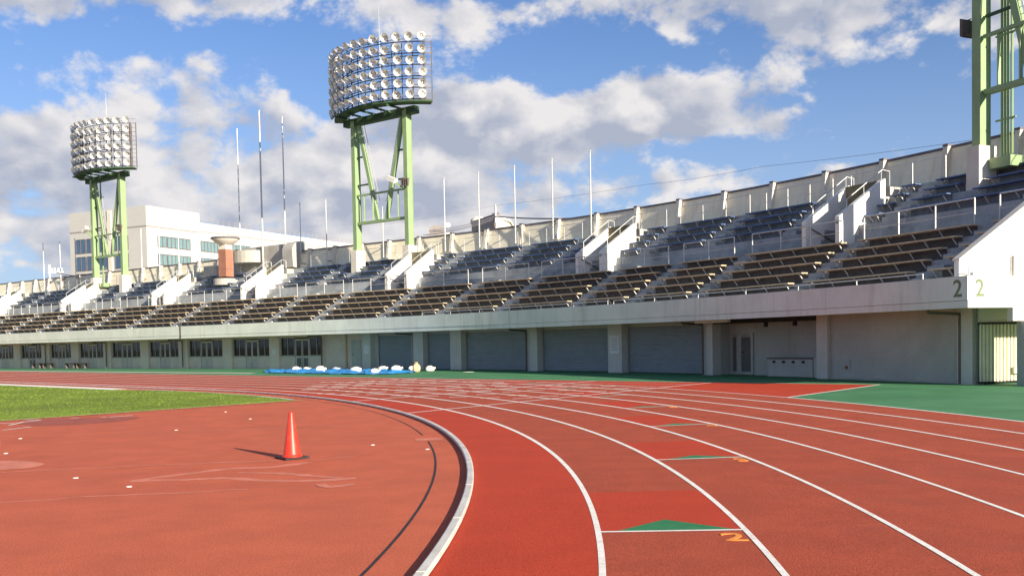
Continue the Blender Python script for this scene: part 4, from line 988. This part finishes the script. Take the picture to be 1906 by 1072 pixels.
def owin(o, u, nrm, x0, x1, z0, z1, n, gm):
    w = MB(); a = o+u*x0+nrm*.05; b = o+u*x1+nrm*.05; 
    w.bar(a+Vector((0,0,z0)), b+Vector((0,0,z0)), .14, .14); w.bar(a+Vector((0,0,z1)), b+Vector((0,0,z1)), .14, .14)
    for i in range(n+1): p = a.lerp(b, i/n); w.bar(p+Vector((0,0,z0)), p+Vector((0,0,z1)), .16, .14)
    ob = w.build('window', 'coping', t)
    g = MB(); g.box((a+b)/2-nrm*.03+Vector((0,0,(z0+z1)/2)), u*(x1-x0), nrm*.04, Vector((0,0,z1-z0))); g.build('pane', gm, ob)
nr = -ul; nl = -ur
for z0, z1 in ((23.9, 26.2), (20.0, 22.3), (16.2, 18.5)):
    for x0, x1, n in ((3.0, 5.5, 2), (5.7, 12.4, 6), (15.7, 22, 6), (26, 32, 5), (36.5, 43, 6), (47, 53, 5), (58, 64, 5), (69, 75, 5)):
        owin(C0, ur, nr, x0, x1, z0, z1, n, 'palegl')
    for x0, x1 in ((5.6, 9.6), (12.0, 15.4), (15.8, 18.6), (19.0, 22.0)):
        owin(C0, ul, nl, x0, x1, z0-.5, z1+.2, 2, 'blueglass')
mb = MB(); prism(mb, C0+ul*10.5-ur*.25, ur, .25, ul, 1.2, 0, 32.2); mb.build('wall_rib', 'cream', t)
# low blocks with rounded roofs right of the central tower
def back(u, v, Y):
    x = (u-953)/FPX; z = (V0-v)/FPX; c_, s_ = cos(ROLL), sin(ROLL); x, z = c_*x-s_*z, s_*x+c_*z
    y, z = cp-sp*z, sp+cp*z; return Vector((x*Y/y, Y, CAM_H+z*Y/y))
t = thing('barrel_roof_building', (-9, 110, 0), 'brown-grey building with a rounded roof peeping over the rear wall', 'building')
a = back(799, 440, 110); b = back(827, 440, 110); zr = back(812, 430, 110).z; L = b.x-a.x
mb = MB(); mb.hexa([(a.x, 110, 0), (b.x, 110, 0), (b.x, 126, 0), (a.x, 126, 0), (a.x, 110, zr), (b.x, 110, zr), (b.x, 126, zr), (a.x, 126, zr)]); mb.build('wall', 'roofgrey', t)
mb = MB(); n = 12; vs = []
for y in (109.9, 126):
    for i in range(n+1): th = pi*i/n; vs.append(((a.x+b.x)/2-L*.52*cos(th), y, zr+.02+.65*sin(th)))
mb.add(vs, [tuple(range(n+1)), tuple(range(n+1, 2*n+2))[::-1]]+[(i, i+1, n+2+i, n+1+i) for i in range(n)]); mb.build('barrel_roof', 'roofgrey', t)
mb = MB(); mb.hexa([(b.x+.02, 112, 0), (b.x+2.2, 112, 0), (b.x+2.2, 126, 0), (b.x+.02, 126, 0), (b.x+.02, 112, zr+.1), (b.x+2.2, 112, zr-.2), (b.x+2.2, 126, zr-.2), (b.x+.02, 126, zr+.1)]); mb.build('side_wing', 'cream', t)
mb = MB(); mb.lathe(back(834, 419, 112), [(.3, 0), (.2, .05), (.01, .07)], 14, Vector((.4, -1, .2))); mb.tube(back(834, 419, 112), back(834, 424, 112), .04); mb.build('satellite_dish', 'whitewall', t)
t = thing('rooftop_block', (-1, 110, 0), 'brown-grey square rooftop block with cream parapet beside utility pole', 'building')
a = back(878, 430, 112); b = back(925, 430, 112); z1 = back(900, 407.5, 112).z
mb = MB(); mb.hexa([(a.x, 112, 0), (b.x, 108, 0), (b.x+3, 124, 0), (a.x, 124, 0), (a.x, 112, z1-.3), (b.x, 108, z1+.1), (b.x+3, 124, z1+.1), (a.x, 124, z1-.3)]); mb.build('wall', 'roofgrey', t)
c = back(948, 430, 110); zc = back(937, 410, 110).z
mb = MB(); mb.hexa([(b.x+.02, 107.9, 0), (c.x, 112, 0), (c.x+1, 124, 0), (b.x+.3, 124, 0), (b.x+.02, 107.9, zc), (c.x, 112, zc), (c.x+1, 124, zc), (b.x+.3, 124, zc)]); mb.build('sunlit_wing', 'cream', t)
mb = MB(); mb.hexa([(b.x-.1, 107.7, zc+.01), (c.x+.2, 111.8, zc+.01), (c.x+1, 124, zc+.01), (b.x+.3, 124, zc+.01), (b.x-.1, 107.7, zc+.3), (c.x+.2, 111.8, zc+.3), (c.x+1, 124, zc+.3), (b.x+.3, 124, zc+.3)]); mb.build('parapet', 'cream', t)
mb = MB(); p = back(890, 409, 113); mb.lathe(p-Vector((0,0,.5)), [(.95, 0), (.9, .5), (.6, .75), (.1, .9)], 18); mb.build('roof_dome', 'cream', t)
t = thing('utility_pole', (back(922, 420, 104).x, 104, 0), 'pale utility pole behind the rear wall right of centre', 'pole')
p = back(922, 382, 104); mb = MB(); mb.tube((p.x, 104, 0), p, .14, 10, .11); mb.build('pole', 'galv', t)
mb = MB(); mb.bar(p+Vector((-.4,0,-.9)), p+Vector((.4,0,-.9)), .1); mb.lathe(p+Vector((-.12,-.12,-2.4)), [(.16, 0), (.16, .5)], 10); mb.build('cross_arm', 'rig', t)
def cable(name, pts, r, label, sag=.0):
    mb = MB(); P = []
    for a, b in zip(pts, pts[1:]):
        for i in range(10): u = i/10; P.append(a.lerp(b, u)-Vector((0,0,sag*4*u*(1-u))))
    P.append(pts[-1]); mb.path(P, r, 5); tag(mb.build(name, 'coping'), label, 'cable', 'cables behind the stand')
cable('power_cable', [back(788, 438, 92), back(922, 408, 104)], .035, 'lowest dark cable sloping up to the utility pole', .25)
cable('power_cable', [back(800, 433, 92), back(922, 405, 104)], .035, 'middle dark cable sloping up to the utility pole', .25)
cable('power_cable', [back(806, 428, 92), back(922, 402, 104)], .035, 'topmost dark cable sloping up to the utility pole', .25)
cable('power_cable', [back(922, 403, 104), back(1062, 407, 80)], .07, 'thick dark cable running right from the utility pole', .1)
cable('power_cable', [back(700, 420, 95), back(922, 382.5, 104), back(1200, 344, 84), back(1420, 310, 66), back(1960, 238, 45)], .011, 'long thin cable crossing the sky above the right half of stand', .12)
t = thing('utility_pole', (back(93, 510, 130).x, 130, 0), 'white utility pole with cross arms beyond the far left of stand', 'pole')
p = back(92, 493, 130); mb = MB(); mb.tube((p.x, 130, 0), p, .16, 8, .13); mb.build('pole', 'whitewall', t)
mb = MB(); mb.bar(back(90, 508, 130), back(118, 506, 130), .2); 
for u in (96, 102, 109, 115): q = back(u, 506, 130); mb.tube(q, q+Vector((0,0,.5)), .12, 6)
mb.build('cross_arm', 'whitewall', t)
cable('power_cable', [back(105, 507, 130), back(160, 513, 124)], .06, 'dark cable at far left behind the rear wall', .2)
